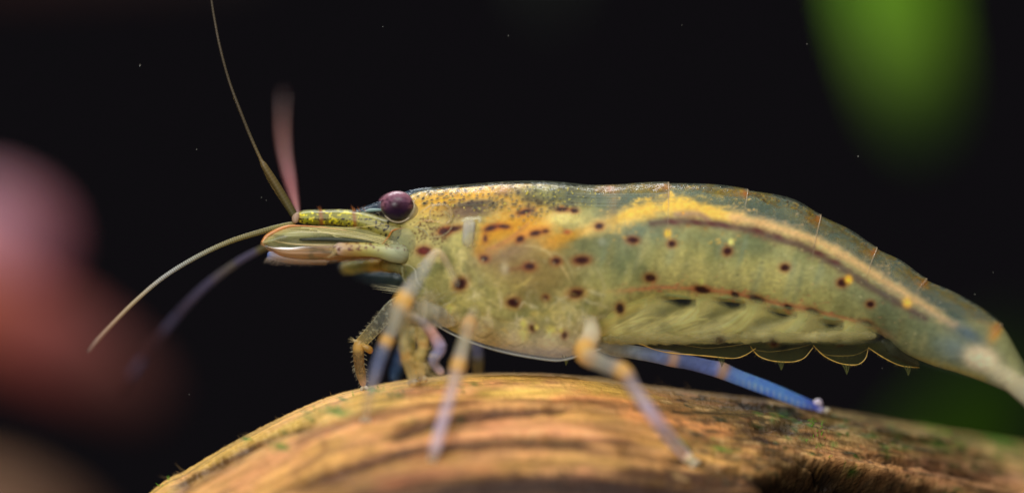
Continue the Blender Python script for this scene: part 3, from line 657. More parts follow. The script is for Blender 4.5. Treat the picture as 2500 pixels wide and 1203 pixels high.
mm_(sstep(.4, .7, nn), (160, 152, 96), .5); mm_(sstep(.5, .75, n4), (170, 166, 118), .4); mm_(sstep(790, 822, Y)*sstep(1450, 1600, X), (214, 202, 128), .7)
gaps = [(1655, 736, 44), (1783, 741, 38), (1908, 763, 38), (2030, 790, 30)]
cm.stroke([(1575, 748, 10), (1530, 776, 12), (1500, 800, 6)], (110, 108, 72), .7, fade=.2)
for x, y, w_ in gaps:                            # dark wedge painted as the shade running back under each paddle
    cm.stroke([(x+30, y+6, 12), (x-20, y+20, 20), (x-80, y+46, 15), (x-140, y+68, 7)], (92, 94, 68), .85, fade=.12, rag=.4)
for x, y, w_ in gaps+[(2150, 806, 20)]:           # pale stem between the hollows, fanning to the lower left
    for k in range(16):
        o = rng.uniform(-8, 22); c = [(232, 222, 160), (206, 196, 130), (134, 128, 80), (240, 232, 180)][rng.integers(4)]
        cm.stroke([(x+48+o*.4, y-6+rng.uniform(0, 12), 1.2), (x+40+o-10, y+26+o*.5, 2.2), (x-30+o*1.5, y+62+o*.6, 2.4), (x-150+o*2, y+78+o*.5, 1.4)], c, rng.uniform(.25, .7), fade=.3)
for k in range(60):
    x = rng.uniform(1460, 1640); cm.stroke([(x+130, 740+rng.uniform(0, 60), 1.2), (x+60, 785+rng.uniform(-10, 20), 2), (x-20, 822+rng.uniform(-8, 6), 1.2)], [(226, 216, 156), (120, 116, 74)][rng.integers(2)], rng.uniform(.2, .5), fade=.3)
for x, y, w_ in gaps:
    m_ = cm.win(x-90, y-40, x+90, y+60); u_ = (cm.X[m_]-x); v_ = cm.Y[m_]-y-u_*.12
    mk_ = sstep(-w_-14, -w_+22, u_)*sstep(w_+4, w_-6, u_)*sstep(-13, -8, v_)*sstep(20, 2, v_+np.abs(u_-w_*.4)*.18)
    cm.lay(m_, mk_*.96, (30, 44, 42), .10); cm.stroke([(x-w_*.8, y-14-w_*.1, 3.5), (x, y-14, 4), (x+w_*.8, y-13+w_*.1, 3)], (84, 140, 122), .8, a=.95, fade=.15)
for x, y, a_, b_ in [(1758, 826, 12, 9), (1890, 833, 12, 8), (2052, 832, 12, 8), (1514, 755, 9, 11)]:
    cm.blob(x, y, a_+4, b_+3, (130, 74, 36), .8, a=.9); cm.blob(x, y, a_, b_, (48, 14, 18), 1, a=1, p=1.5, rag=.3)
cm.a[..., :3] *= 1.58*np.array([1.08, 1.05, .85]); cm.a[..., :3] = np.clip((cm.a[..., :3]/.5)**1.15*.5, 0, .92)
for s_ in (-1, 1):
    xs = np.linspace(1450, 2135, 340); t = np.linspace(0, 1, 70)[None]
    y0 = np.interp(xs, [1450, 1520, 1620, 1720, 1800, 1860, 1940, 2030, 2135], [760, 722, 692, 696, 704, 720, 738, 758, 790])[:, None]; y1 = np.interp(xs, [1450, 1520, 1700, 2000, 2135], [838, 838, 838, 836, 824])[:, None]+3*np.sin(xs*.06)[:, None]
    PY = y0*(1-t)+y1*t; PX = xs[:, None]+0*t; dy = -(1.95*np.interp(xs, [1450, 1800, 2135], [1, .95, .7])[:, None]*(1-.35*t**2)*np.sqrt(np.clip(t*5+.2, 0, 1)))
    V = to3(PX, PY, dy); a_, b_ = proj(V); C = cm.sample(a_, b_); C[..., 3] *= np.clip((1-t)*3.6, 0, 1)*np.clip(t*3.2-.35, 0, 1)*np.clip(np.minimum(xs-1450, 2135-xs)/50, 0, 1)[:, None]
    V = V.copy(); V[..., 1] *= -s_
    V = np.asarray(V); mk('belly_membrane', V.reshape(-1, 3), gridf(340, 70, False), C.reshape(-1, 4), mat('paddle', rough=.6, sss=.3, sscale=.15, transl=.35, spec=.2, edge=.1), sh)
# keel of pale tissue that closes the row below
tube('swimmeret_sheath', [(1470, 828, -1.7, 10, 180, 172, 118, .5), (1560, 828, -1.7, 13, 196, 184, 124, .35), (1700, 827, -1.7, 12, 206, 194, 128, .4), (1850, 823, -1.7, 12, 208, 196, 128, .4),
      (2000, 822, -1.7, 12, 204, 190, 124, .4), (2100, 818, -1.7, 10, 190, 180, 120, .35), (2140, 820, -1.7, 6, 170, 160, 110, .5)], leg_m, sh, n=160, sides=18, flat=1, wob=.45, cfun=lambda V, C, n, k: np.concatenate([C[:, :3]*(.6+.7*fbm(proj(V)[0]/50, proj(V)[1]/7, 61, 3))[:, None], C[:, 3:]], 1))
# dark wedge of membrane in front of the last segment
tube('last_swimmeret', [(2150, 828, -.9, 8, 60, 62, 40, .5), (2180, 850, -.9, 16, 66, 66, 42, .5), (2225, 880, -.9, 12, 80, 74, 48, .5), (2245, 893, -.9, 4, 90, 84, 50, .5)], leg_m, sh, n=40, flat=.4)

# ---- tail fan (most of it beyond the frame)
tail = []
for nm, dy, ys, a_ in (('telson', 0, -3.2, 1), ('uropod', -1.2, -3.6, 0.9), ('uropod', 1.2, -2.2, .9), ('uropod', -2.2, -4.4, .8), ('uropod', 2.2, -1.6, .8)):
    tube(nm, [(2440, 905, -2.6, 26, 210, 196, 160, a_), (2520, 965, ys, 30, 196, 190, 160, a_*.9), (2640, 1055, ys+dy*.5, 44, 160, 165, 150, .7), (2760, 1150, ys+dy, 16, 130, 140, 130, .6)], leg_m, sh, n=60, flat=.5)

# ---- head: rostrum, eyes, antennal plates
def cf_noise(amp, sx_, sy_, seed):
    def f(V, C, n, s):
        C = C.copy(); a, b = proj(V); C[:, :3] *= (1-amp/2+amp*fbm(a/sx_, b/sy_, seed, 3))[:, None]; return C
    return f
glass_m = mat('clear_cuticle', rough=.12, transl=.4, spec=.7, edge=.7, coat=.3)
ro = tube('rostrum', [(1060, 466, -.05, 9, 90, 110, 120, .5), (1010, 474, -.05, 11, 84, 104, 124, .5), (960, 490, 0, 10, 60, 76, 92, .5), (915, 504, 0, 8, 70, 90, 112, .5), (880, 514, 0, 5, 80, 100, 120, .5), (852, 524, 0, 2, 90, 110, 120, .5)],
     glass_m, sh, n=80, flat=.25)
hs = [(P(x, 470+(1030-x)*.30, 0), P(x-11, 464+(1030-x)*.30, 0), .03) for x in range(880, 1010, 14)]
V, F, C = hairs_geo(hs, rgba((120, 130, 130), .7)); mk('rostrum_teeth', V, F, C, glass_m, ro, kind='stuff')
tube('rostrum_keel', [(935, 512, -.2, 3, 140, 170, 170, .8), (905, 513, -.2, 4, 150, 176, 170, .8), (885, 517, -.2, 2, 120, 140, 140, .6)], glass_m, ro, n=24)

def eye(sgn, cx, cy):
    yc = sgn*1.25
    c = P(cx, cy, yc); rx, ry_ = 40.5*K, 35.5*K
    V, F = ball((0, 0, 0), (rx, .74, ry_), 160, 110)
    ux, uz = V[:, 0]/rx, V[:, 2]/ry_
    C = np.ones((len(V), 4)); C[:, :3] = lin((50, 28, 50))
    def m_(m, col): C[:, :3] = C[:, :3]*(1-m[:, None])+lin(col)*m[:, None]
    nz = fbm(ux*4+9, uz*5+9, 33, 4); nf = fbm(ux*22+30, uz*22+30, 35, 2)
    m_(sstep(-.45, .7, uz-ux*.35+(nz-.5)*.7), (118, 80, 98))  # mauve upper half, with a soft pink sheen painted into the colour
    m_(sstep(.55, .95, np.hypot(ux, uz))*.35*(uz > -.2), (176, 116, 124))
    m_(np.exp(-(((ux-.0)/.42)**2+((uz+.06)/.36)**2)**1.2)*(.75+.4*nz), (12, 6, 14))
    m_(sstep(.5, .62, fbm(ux*7+2, uz*11+4, 43, 4))*1.0*np.exp(-((uz-.15)/.4)**2), (56, 30, 44))
    m_(sstep(-.15, -.6, uz), (34, 20, 46)); C[:, :3] *= (.8+.4*nf)[:, None]
    e = bpy.data.objects.new('x', None); bpy.data.objects.remove(e)
    o = mk('eye', V+c, F, C, mat('eye', rough=.32, coat=.0, spec=.22, bump=.004, bscale=14), sh)
    V2, F2 = ball(P(cx+3, cy+4, yc+.06*sgn), (rx*1.07, .80, ry_*1.09), 48, 30)
    mk('cornea', V2, F2, rgba((210, 205, 190), .0), mat('cornea', rough=.25, transl=.4, spec=.3, edge=.5), o)
    tube('eye_stalk', [(cx+14, cy+8, yc*.95, 30, 170, 160, 140, .55), (cx+34, cy+18, yc*.8, 24, 190, 175, 130, .6), (cx+62, cy+26, yc*.5, 20, 180, 160, 100, .6)], leg_m, o, n=30, sides=20)
    rim = px_path([(cx-30, cy+24, yc-.1), (cx-14, cy+37, yc-.15), (cx+8, cy+40, yc-.15), (cx+30, cy+28, yc-.15), (cx+41, cy+6, yc-.1), (cx+38, cy-14, yc-.1)], 40)
    rimtube('eye_rim', rim, .045, rgba((222, 206, 170), .85), rim_m, o)
    return o
eye(-1, 970, 502); eye(1, 962, 506)
# antennule peduncles: near one green-gold with glitter
def gl(V, C, n, s):
    C = C.copy(); a, b = proj(V); k = fbm(a/7, b/5, 51, 2); m = (sstep(.55, .72, k)*np.interp(a, [740, 790, 870, 900], [1, .8, .6, .12]))[:, None]
    C[:, :3] = C[:, :3]*(1-m)+lin((244, 226, 30))*m
    m = sstep(.56, .7, fbm(a/6+40, b/5+9, 57, 2))[:, None]*((b > 533)[:, None]); C[:, :3] = C[:, :3]*(1-m)+lin((40, 30, 16))*m
    for xx in (784, 865):
        m = np.exp(-((a-xx-(b-530)*.1)/5)**2)[:, None]*.9; C[:, :3] = C[:, :3]*(1-m)+lin((150, 92, 34))*m
    return C
ped_m = mat('peduncle', rough=.45, sss=.2, sscale=.1, transl=.2, spec=.6)
for s_, dy in ((-1, 0), (1, -3)):
    pd = tube('antennule_base', [(722, 532+dy, s_*.75, 8, 190, 150, 110, .95), (745, 532+dy, s_*.75, 15, 150, 150, 20, .95), (785, 533+dy, s_*.75, 17, 116, 110, 26, .95), (830, 533+dy, s_*.75, 18, 140, 136, 40, .95), (880, 540+dy, s_*.8, 20, 150, 146, 62, .95),
          (930, 556+dy, s_*.9, 22, 160, 152, 80, .9), (985, 570+dy, s_*1.0, 24, 170, 158, 90, .9)], ped_m, sh, n=220, sides=48, cfun=gl)
    hs = [(P(x, 516+dy, s_*.75), P(x+rng.normal(-6, 3), 505+dy+rng.uniform(-2, 5), s_*.75), .012) for x in (783, 786, 866, 869, 863, 880, 893)]
    V, F, C = hairs_geo(hs, rgba((200, 120, 50), .9)); mk('bristle', V, F, C, rim_m, pd, kind='stuff')
V, F, C = join([tube_geo([(720, 545, -1.0, 7, 220, 190, 160, .8), (722, 530, -1.0, 9, 215, 185, 160, .8), (728, 520, -.95, 5, 200, 170, 150, .8)], 20, 14)]); mk('antennule_joint', V, F, C, leg_m, sh)
# antennal scales: broad thin plates with thick outer rib and feathered inner margin
def scale_plate(sgn, top, bot, yA, a_near, colA, colB, n=140, m=46):
    """ribbon surface between upper and lower outline, bulging outwards"""
    t = np.linspace(0, 1, n); A = crom(top, n); B = crom(bot, n); v = np.linspace(0, 1, m)[None, :, None]
    Q = A[:, None]*(1-v)+B[:, None]*v; y = yA+sgn*.35*np.sin(np.pi*v[..., 0])+Q[..., 2]
    s = (D+y)/D; V = np.stack([(Q[..., 0]-1250)*K*s, y, (601.5-Q[..., 1])*K*s], -1)
    px, py = Q[..., 0], Q[..., 1]; nn = fbm(px/120, (py-px*.05)/4, 66, 3); n4 = fbm(px/40, py/14, 67, 3)
    C = np.zeros((n, m, 4)); k = np.clip(v[..., 0]*1.0+0*px, 0, 1)[..., None]
    C[..., :3] = lin(colA)*(1-k)+lin(colB)*k; C[..., :3] *= (.5+.95*nn*1.0)[..., None]
    g = sstep(.5, .7, n4)[..., None]*.5; C[..., :3] = C[..., :3]*(1-g)+lin((96, 104, 78))*g
    C[..., 3] = a_near*(.75+.5*nn)
    # thickness
    V2 = V.copy(); V2[..., 1] -= sgn*.05
    return join([(V.reshape(-1, 3), gridf(n, m, False), C.reshape(-1, 4)), (V2.reshape(-1, 3), gridf(n, m, False)[:, ::-1], C.reshape(-1, 4))])
for s_ in (-1, 1):
    oy = 0 if s_ < 0 else 6
    V, F, C = scale_plate(s_, [(640, 592+oy, 0), (652, 575+oy, 0), (690, 556+oy, 0), (730, 551+oy, 0), (820, 553+oy, 0), (900, 562+oy, 0), (975, 582+oy, .2)],
                          [(642, 596+oy, 0), (668, 604+oy, 0), (720, 600+oy, 0), (780, 596+oy, 0), (850, 594+oy, 0), (910, 600+oy, 0), (975, 614+oy, .2)], s_*1.15, .46 if s_ < 0 else .45, (212, 204, 136), (150, 160, 120))
    sp = mk('antennal_scale', V, F, C, mat('scale', rough=.2, transl=.35, spec=.6), sh)
    rimtube('scale_rib', px_path([(642, 592+oy, s_*1.2), (654, 575+oy, s_*1.2), (690, 557+oy, s_*1.2), (722, 551+oy, s_*1.2), (800, 556+oy, s_*1.3), (870, 568+oy, s_*1.35), (915, 582+oy, s_*1.35), (940, 590+oy, s_*1.3)], 90),
            np.interp(np.linspace(0, 1, 90), [0, .15, .35, 1], [.11, .10, .03, .02]), rgba((232, 160, 92), .9), rim_m, sp)
    # inner lobe, pinkish, with the hair fringe
    V, F, C = scale_plate(s_, [(642, 596+oy, 0), (700, 604+oy, 0), (760, 600+oy, 0), (830, 600+oy, 0), (960, 606+oy, 0)],
                          [(652, 604+oy, 0), (690, 628+oy, 0), (750, 636+oy, 0), (820, 634+oy, 0), (960, 624+oy, 0)], s_*.55, .7, (216, 180, 140), (170, 120, 66))
    sp2 = mk('inner_lobe', V, F, C, mat('scale', ), sp)
    V, F, C = tube_geo([(652, 620+oy, s_*.5, 6, 120, 150, 230, .9), (668, 622+oy, s_*.5, 7, 200, 190, 200, .8), (720, 632+oy, s_*.5, 6, 216, 186, 160, .7), (800, 636+oy, s_*.5, 5, 206, 180, 150, .6)], 50, 12); mk('lobe_edge', V, F, C, leg_m, sp)
    hs = []
    for x in np.arange(655, 830, 2.2):
        y0 = 628+oy+8*math.sin((x-655)/175*3.1); hs.append((P(x, y0-4, s_*.5), P(x-10+rng.normal(0, 1.5), y0+rng.uniform(5, 11), s_*.5), .014))
    V, F, C = hairs_geo(hs, rgba((206, 184, 160), .6)); mk('scale_fringe', V, F, C, rim_m, sp, kind='stuff')
# striations of the plate: fine long ribs
for k in range(5):
    rimtube('plate_rib', px_path([(735+20*k, 556+4*k, -1.5), (820, 560+4.5*k, -1.5), (900, 574+4*k, -1.5), (960, 590+4*k, -1.4)], 40), .022, rgba((236, 226, 160), .8), rim_m, sh)
for A_, r_, c_ in [([(700, 562, -1.6), (760, 566, -1.75), (840, 572, -1.8), (930, 590, -1.7)], .02, (250, 240, 190)), ([(668, 588, -1.5), (720, 596, -1.75), (790, 598, -1.8), (850, 596, -1.75)], .035, (236, 214, 160)),
        ([(760, 555, -1.4), (860, 556, -1.6), (940, 548, -1.6), (992, 552, -1.5)], .016, (220, 200, 110)), ([(1000, 560, -1.8), (1030, 540, -2.1), (1068, 541, -2.3), (1092, 549, -2.4)], .022, (236, 196, 120)),
        ([(1025, 520, -2.0), (1045, 505, -2.1), (1062, 500, -2.2), (1085, 503, -2.2)], .02, (226, 216, 190)), ([(930, 600, -1.6), (948, 578, -1.6), (960, 562, -1.5), (990, 556, -1.5)], .03, (214, 130, 50)),
        ([(905, 632, -1.3), (925, 612, -1.6), (950, 604, -1.7), (972, 622, -1.7)], .022, (230, 230, 200)), ([(975, 640, -1.2), (1010, 655, -1.7), (1020, 690, -1.9), (1050, 715, -2.0)], .018, (220, 216, 180))]:
    rimtube('cuticle_highlight', px_path(A_, 40), r_*np.sin(np.linspace(.15, 3.0, 40)), rgba(c_, .85), rim_m, sh)  # mostly bright rim highlights of the head, drawn as thin pale tubes
tube('gap_shade_strip', [(730, 585, -1.62, 3, 60, 64, 50, .85), (800, 584, -1.62, 6, 66, 74, 60, .85), (870, 588, -1.62, 5, 84, 90, 66, .85), (915, 592, -1.62, 2, 100, 100, 70, .5)], leg_m, sh, n=40)  # dark strip laid over the plates as shade of the hollow between
# antennal base with its spotted segment
def spk(V, C, n, s):
    C = C.copy(); a, b = proj(V); m = sstep(.58, .68, fbm(a/6, b/5, 83, 2))[:, None]*.85*((b < 612)[:, None]); C[:, :3] = C[:, :3]*(1-m)+lin((104, 46, 24))*m; return C
ab_ = tube('antenna_base', [(812, 604, -1.4, 5, 226, 200, 190, .95), (826, 606, -1.45, 15, 222, 196, 180, .95), (850, 608, -1.5, 18, 186, 150, 96, .95), (890, 608, -1.5, 18, 190, 176, 96, .95), (925, 612, -1.5, 17, 186, 184, 120, .9), (960, 618, -1.4, 22, 176, 180, 140, .9), (1000, 622, -1.2, 24, 170, 170, 130, .9)], ped_m, sh, n=160, sides=40, cfun=spk)
hs = [(P(822+rng.normal(0, 5), 606+rng.uniform(-6, 12), -1.7), P(800+rng.normal(0, 8), 598+rng.uniform(-4, 34), -1.8), .010) for _ in range(34)]
V, F, C = hairs_geo(hs, rgba((226, 206, 150), .8)); mk('bristle', V, F, C, rim_m, ab_, kind='stuff')
V, F = ball(P(985, 594, -1.45), (34*K, .55, 38*K), 40, 28); nz = fbm(V[:, 0]*2+40, V[:, 2]*2+40, 5)
C = np.zeros((len(V), 4)); C[:, :3] = lin((196, 204, 186)); C[:, :3] *= (.7+.5*nz)[:, None]; C[:, 3] = .2; mk('mandible', V, F, C, leg_m, sh)
def ring(name, cx, cy, rx, ry_, y, r, col, a0=0, a1=360, n=50):
    t = np.radians(np.linspace(a0, a1, n)); return rimtube(name, np.array([P(cx+rx*math.cos(k), cy-ry_*math.sin(k), y) for k in t]), r, col, rim_m, sh)
ring('cheek_fold', 1076, 524, 27, 26, -2.15, .03, rgba((214, 190, 140), .75), -60, 230)
ring('cheek_fold', 1058, 545, 46, 34, -2.25, .02, rgba((200, 190, 140), .6), -100, 60)
ring('cheek_fold', 1012, 600, 40, 46, -1.85, .02, rgba((200, 200, 170), .6), -80, 90)
ring('cheek_fold', 1030, 660, 48, 56, -2.1, .018, rgba((190, 190, 150), .6), 170, 300)
# small glassy plate on the cheek
V, F, C = tube_geo([(1148, 533, -2.3, 12, 226, 226, 220, .35), (1146, 550, -2.35, 15, 220, 220, 216, .4), (1142, 580, -2.4, 14, 210, 210, 206, .4), (1140, 602, -2.4, 12, 190, 186, 170, .4)], 30, 16, .3)
pk = mk('cheek_plate', V, F, C, leg_m, sh)
rimtube('plate_edge', px_path([(1128, 540, -2.75), (1140, 534, -2.75), (1155, 534, -2.75), (1172, 533, -2.75), (1170, 542, -2.75)], 24), .05, rgba((232, 226, 190), .9), rim_m, pk)
rimtube('plate_edge', px_path([(1160, 545, -2.8), (1158, 575, -2.8), (1153, 600, -2.8), (1138, 604, -2.8)], 24), .028, rgba((120, 100, 80), .7), rim_m, pk)
# gold flecks lying on the shell
fl = []
for _ in range(75):
    x = rng.uniform(1030, 1460) if rng.random() < .8 else rng.uniform(1000, 1150); y = topy(x)+rng.gamma(1.8, 20)+4
    if y > 545: continue
    s0 = secat(np.array([x]))[0]; t = (y-s0[1])/(s0[5]-s0[1]); dy = -(s0[6]*float(shellprof(np.array(t)))+.12); c = to3(x, y, dy); r = rng.uniform(.012, .028)
    V, F = ball(c, (r*1.4, r*.4, r*.8), 6, 5); fl.append((V, F, rgba((255, 232, 40), 1)))
V, F, C = join(fl); mk('gold_fleck', V, F, C, mat('fleck', rough=.2, spec=1), sh, kind='stuff')

# ---- antennae
def beads(period, amp, c2, seed=3):
    def f(V, C, n, s):
        C = C.copy(); i = np.repeat(np.arange(n), s); k = (.5+.5*np.sin(i*2*np.pi/period))*amp
        C[:, :3] = C[:, :3]*(1-k[:, None])+lin(c2)*k[:, None]; return C
    return f
ant_m = mat('antenna', rough=.4, transl=.4, spec=.4)
a1 = tube('antennule', [(722, 532, -.9, 9, 96, 92, 52, .95), (700, 495, -.9, 10, 110, 98, 58, .95), (672, 448, -.95, 9.5, 120, 102, 60, .95), (645, 405, -1.0, 8, 128, 108, 66, .95), (636, 388, -1.0, 4.2, 130, 110, 70, .95), (612, 335, -1.0, 4, 104, 92, 70, .9),
      (588, 275, -1.1, 3.6, 96, 84, 66, .9), (560, 200, -1.1, 3.2, 96, 84, 66, .85), (538, 120, -1.2, 3, 100, 88, 72, .8), (524, 50, -1.2, 2.8, 104, 92, 76, .8), (515, -10, -1.3, 2.5, 100, 90, 76, .7), (508, -90, -1.3, 2, 90, 84, 70, .6)], ant_m, sh, n=420, sides=10, cfun=beads(5, .4, (60, 52, 30)))
hs = []
qa = crom([(712, 528, -.9), (660, 448, -.95), (637, 400, -1.0), (600, 312, -1), (568, 235, -1.1)], 90)
for k in range(90):
    x, y, yy = qa[k]; big_ = k < 36; hs.append((P(x+6, y, yy), P(x-(1 if big_ else 0), y+3, yy), .035 if big_ else .018))
V, F, C = hairs_geo(hs, rgba((190, 160, 84), .95)); mk('scale_hair', V, F, C, rim_m, a1, kind='stuff')
tube('antennule', [(728, 524, .6, 6, 150, 100, 90, .95), (722, 500, 3, 7, 190, 120, 116, .95), (708, 440, 7.5, 7, 210, 130, 130, .95), (696, 380, 10, 6.5, 190, 118, 110, .95), (690, 320, 12, 6, 170, 104, 90, .95), (690, 270, 13.5, 5, 130, 80, 70, .9), (692, 225, 15, 3.0, 100, 60, 56, .8)], ant_m, sh, n=120, sides=10)
a2 = tube('antenna', [(722, 546, -.9, 7, 150, 130, 60, .95), (690, 552, -.95, 7, 160, 150, 70, .95), (640, 565, -1.0, 7, 150, 140, 84, .95), (560, 590, -1.0, 6.2, 170, 160, 110, .95), (480, 627, -1.05, 5.6, 190, 190, 170, .95), (400, 676, -1.1, 5.2, 206, 206, 200, .95), (330, 735, -1.6, 5, 216, 196, 160, .95),
      (270, 795, -2.4, 5, 206, 170, 140, .9), (236, 832, -3.0, 5, 190, 150, 130, .9), (214, 860, -3.5, 3.5, 150, 110, 100, .8)], ant_m, sh, n=520, sides=10, cfun=beads(4.5, .62, (60, 50, 34)))
def purp(V, C, n, s):
    C = C.copy(); i = np.repeat(np.arange(n), s); k = sstep(.45, .6, vnoise(i*.09, i*0., 5))*.9
    C[:, :3] = C[:, :3]*(1-k[:, None])+lin((112, 106, 136))*k[:, None]; return C
tube('antenna', [(700, 578, 1.0, 7, 110, 100, 60, .9), (650, 602, 2, 8, 130, 120, 80, .9), (580, 640, 3.5, 8, 130, 122, 110, .9), (500, 700, 5.2, 8, 120, 110, 130, .9), (430, 772, 7.2, 8, 100, 88, 110, .85), (380, 832, 9.0, 7, 96, 66, 70, .7), (330, 900, 11, 6, 90, 50, 46, .6), (290, 960, 13, 4, 80, 44, 40, .5)],
     ant_m, sh, n=200, sides=10, cfun=purp)

# ---- walking legs. rows: px, py, y, r, RGB, A. joints amber, shafts milky or blue
O_ = (242, 190, 88); M_ = (176, 172, 150); B_ = (120, 132, 190); C_ = (226, 214, 186); Gz = (158, 158, 146)
def leg(nodes, n=90, sides=20, claw=None, bristles=0, cfun=None, thin=.86, fadek=.6, **kw):
    """amber joints are short swellings on pale shafts; the shaft never sinks into the log"""
    rows = []; J = []
    for k, (x, y, yy, r, c, a) in enumerate(nodes):
        joint = c in (O_, (222, 176, 116), (226, 188, 160), (232, 190, 150), (222, 180, 100))
        if joint:
            J.append((x, y, r, c)); l, h = nodes[max(k-1, 0)], nodes[min(k+1, len(nodes)-1)]
            c = tuple((np.array(l[4])+np.array(h[4]))/2); a = (l[5]+h[5])/2
        if y > 900:
            hy = on_wood(x, y, 99)
            if hy < 90: yy = min(yy, hy-r*K*.8)
        rows.append((x, y, yy, r*thin, *c, a*fadek))
    def cf(V, C, n, s):
        C = cfun(V, C, n, s) if cfun is not None else C.copy()
        a, b = proj(V.reshape(n, s, 3).mean(1)); a = np.repeat(a, s); b = np.repeat(b, s); pa, pb = proj(V)
        C[:, :3] = np.clip(C[:, :3]*(.95+.75*fbm(pa/12, pb/12, 37, 3))[:, None], 0, 1)
        for x, y, r, c in J:
            m = np.exp(-(((a-x)**2+(b-y)**2)/(r*.72)**2)**1.3)[:, None]*.92; C[:, :3] = C[:, :3]*(1-m)+lin(c)*m; C[:, 3:] = C[:, 3:]*(1-m)+.9*m
        return C
    o = tube('walking_leg', rows, leg_m, sh, n=n, sides=sides, cfun=cf, **kw)
    x, y, yy, r = rows[-1][:4]; x0, y0, yy0 = rows[-2][:3]; d = np.array([x-x0, y-y0]); d = d/np.linalg.norm(d); nrm_ = np.array([-d[1], d[0]])
    cl = []
    for s_ in (-1, 1):
        e = np.array([x, y])+d*18+nrm_*s_*4; m_ = np.array([x, y])+d*8+nrm_*s_*7
        cl.append(tube_geo([(x, y, yy, r*.7, *C_, .95), (m_[0], m_[1], yy+.05*s_, r*.6, *C_, .95), (e[0], e[1], yy+.05*s_, 1, *O_, .9)], 12, 8))
    V, F, C = join(cl); mk('claw', V, F, C, leg_m, o)
    if bristles:
        A = np.array([r_[:4] for r_ in rows]); qq = crom(A, 200); hs = []
        for _ in range(bristles):
            k = rng.integers(60, 198); sd = rng.choice([-1, 1]); x, y, yy, r = qq[k]; tx, ty = qq[min(k+1, 199), :2]-qq[k-1, :2]; L = math.hypot(tx, ty)+1e-6
            nx, ny = -ty/L*sd, tx/L*sd; hs.append((P(x+nx*r*.9, y+ny*r*.9, yy), P(x+nx*(r+rng.uniform(4, 9))+tx/L*5, y+ny*(r+rng.uniform(4, 9))+ty/L*5, yy), .012))
        V, F, C = hairs_geo(hs, rgba((206, 196, 160), .8)); mk('bristle', V, F, C, rim_m, o, kind='stuff')
    return o
yA = on_wood(1692, 1126, -7); yC = on_wood(1056, 1118, -8); yD = on_wood(893, 1020, -6)
# rear near leg, reaching down the front of the log
leg([(1440, 775, -2.9, 18, M_, .1), (1444, 815, -4.2, 25, C_, .9), (1428, 860, -5.2, 29, O_, .95), (1472, 886, -6.0, 23, Gz, .85), (1522, 908, -6.6, 24, O_, .95), (1550, 950, -6.8, 18, (186, 176, 190), .75), (1610, 1035, -7.0, 18, (206, 196, 224), .75), (1662, 1098, yA-.2, 17, (220, 206, 226), .8), (1692, 1128, yA-.1, 14, (255, 230, 180), 1)], 150)
# rear far leg, blue, stretched backwards
bl = (128, 168, 255)
def blu(V, C, n, s):
    C = C.copy(); a, b = proj(V); i = np.repeat(np.arange(n), s); m = sstep(1790, 1840, a)*sstep(2000, 1980, a)
    k = (.5+.5*np.sin(a*.42))*m*.5; low = sstep(-2, 10, b-(908+(a-1780)*.385)); k = k*low
    C[:, :3] = C[:, :3]*(1-k[:, None])+lin((206, 220, 255))*k[:, None]; return C
tube('claw_spur', [(1984, 986, 1.9, 5, 255, 240, 250, 1), (1998, 980, 1.8, 8, 255, 244, 255, 1), (2004, 990, 1.9, 6, 250, 230, 220, 1)], leg_m, sh, n=20)
yB = on_wood(2012, 1008, 4)
leg([(1425, 815, .8, 10, M_, .3), (1480, 848, .2, 15, M_, .5), (1540, 858, -.4, 16, (150, 160, 170), .7), (1600, 868, -.3, 17, (130, 146, 186), .75), (1642, 876, -.2, 19, (226, 188, 160), .95), (1680, 884, -.1, 17, (110, 126, 176), .7), (1730, 896, 0, 18, (116, 134, 190), .75),
     (1762, 904, .1, 20, (232, 190, 150), .95), (1800, 920, .3, 18, bl, .85), (1880, 950, .9, 17, (112, 160, 255), .9), (1950, 978, 1.5, 14, (122, 166, 255), .9), (1988, 992, 2.0, 11, (110, 124, 206), .95), (2012, 1004, 2.4, 12, (236, 222, 230), 1)], 320, cfun=blu, fadek=1, thin=1.02)
# middle near leg: from the belly to the front of the log
leg([(1160, 750, -2.8, 14, M_, .08), (1145, 795, -4.4, 22, (222, 176, 116), .9), (1132, 840, -5.4, 19, M_, .75), (1118, 895, -6.2, 22, O_, .95), (1104, 950, -6.6, 17, (206, 192, 196), .7), (1080, 1030, -7.0, 17, (214, 200, 222), .7), (1062, 1096, -7.4, 16, (224, 208, 220), .7), (1056, 1118, yC-.1, 9, C_, .8)], 150)
# front near leg folded up against the cheek, then down
leg([(1120, 700, -2.8, 9, M_, .15), (1072, 618, -3.2, 11, (206, 186, 150), .8), (1030, 665, -3.8, 19, (176, 176, 176), .45), (985, 735, -4.6, 27, O_, .95), (962, 790, -4.9, 20, M_, .6), (944, 832, -5.1, 19, O_, .95), (922, 890, -5.5, 18, (120, 132, 170), .6), (900, 970, -6.0, 15, (196, 176, 160), .4), (893, 1020, yD-.1, 12, (224, 196, 160), .45)], 160)
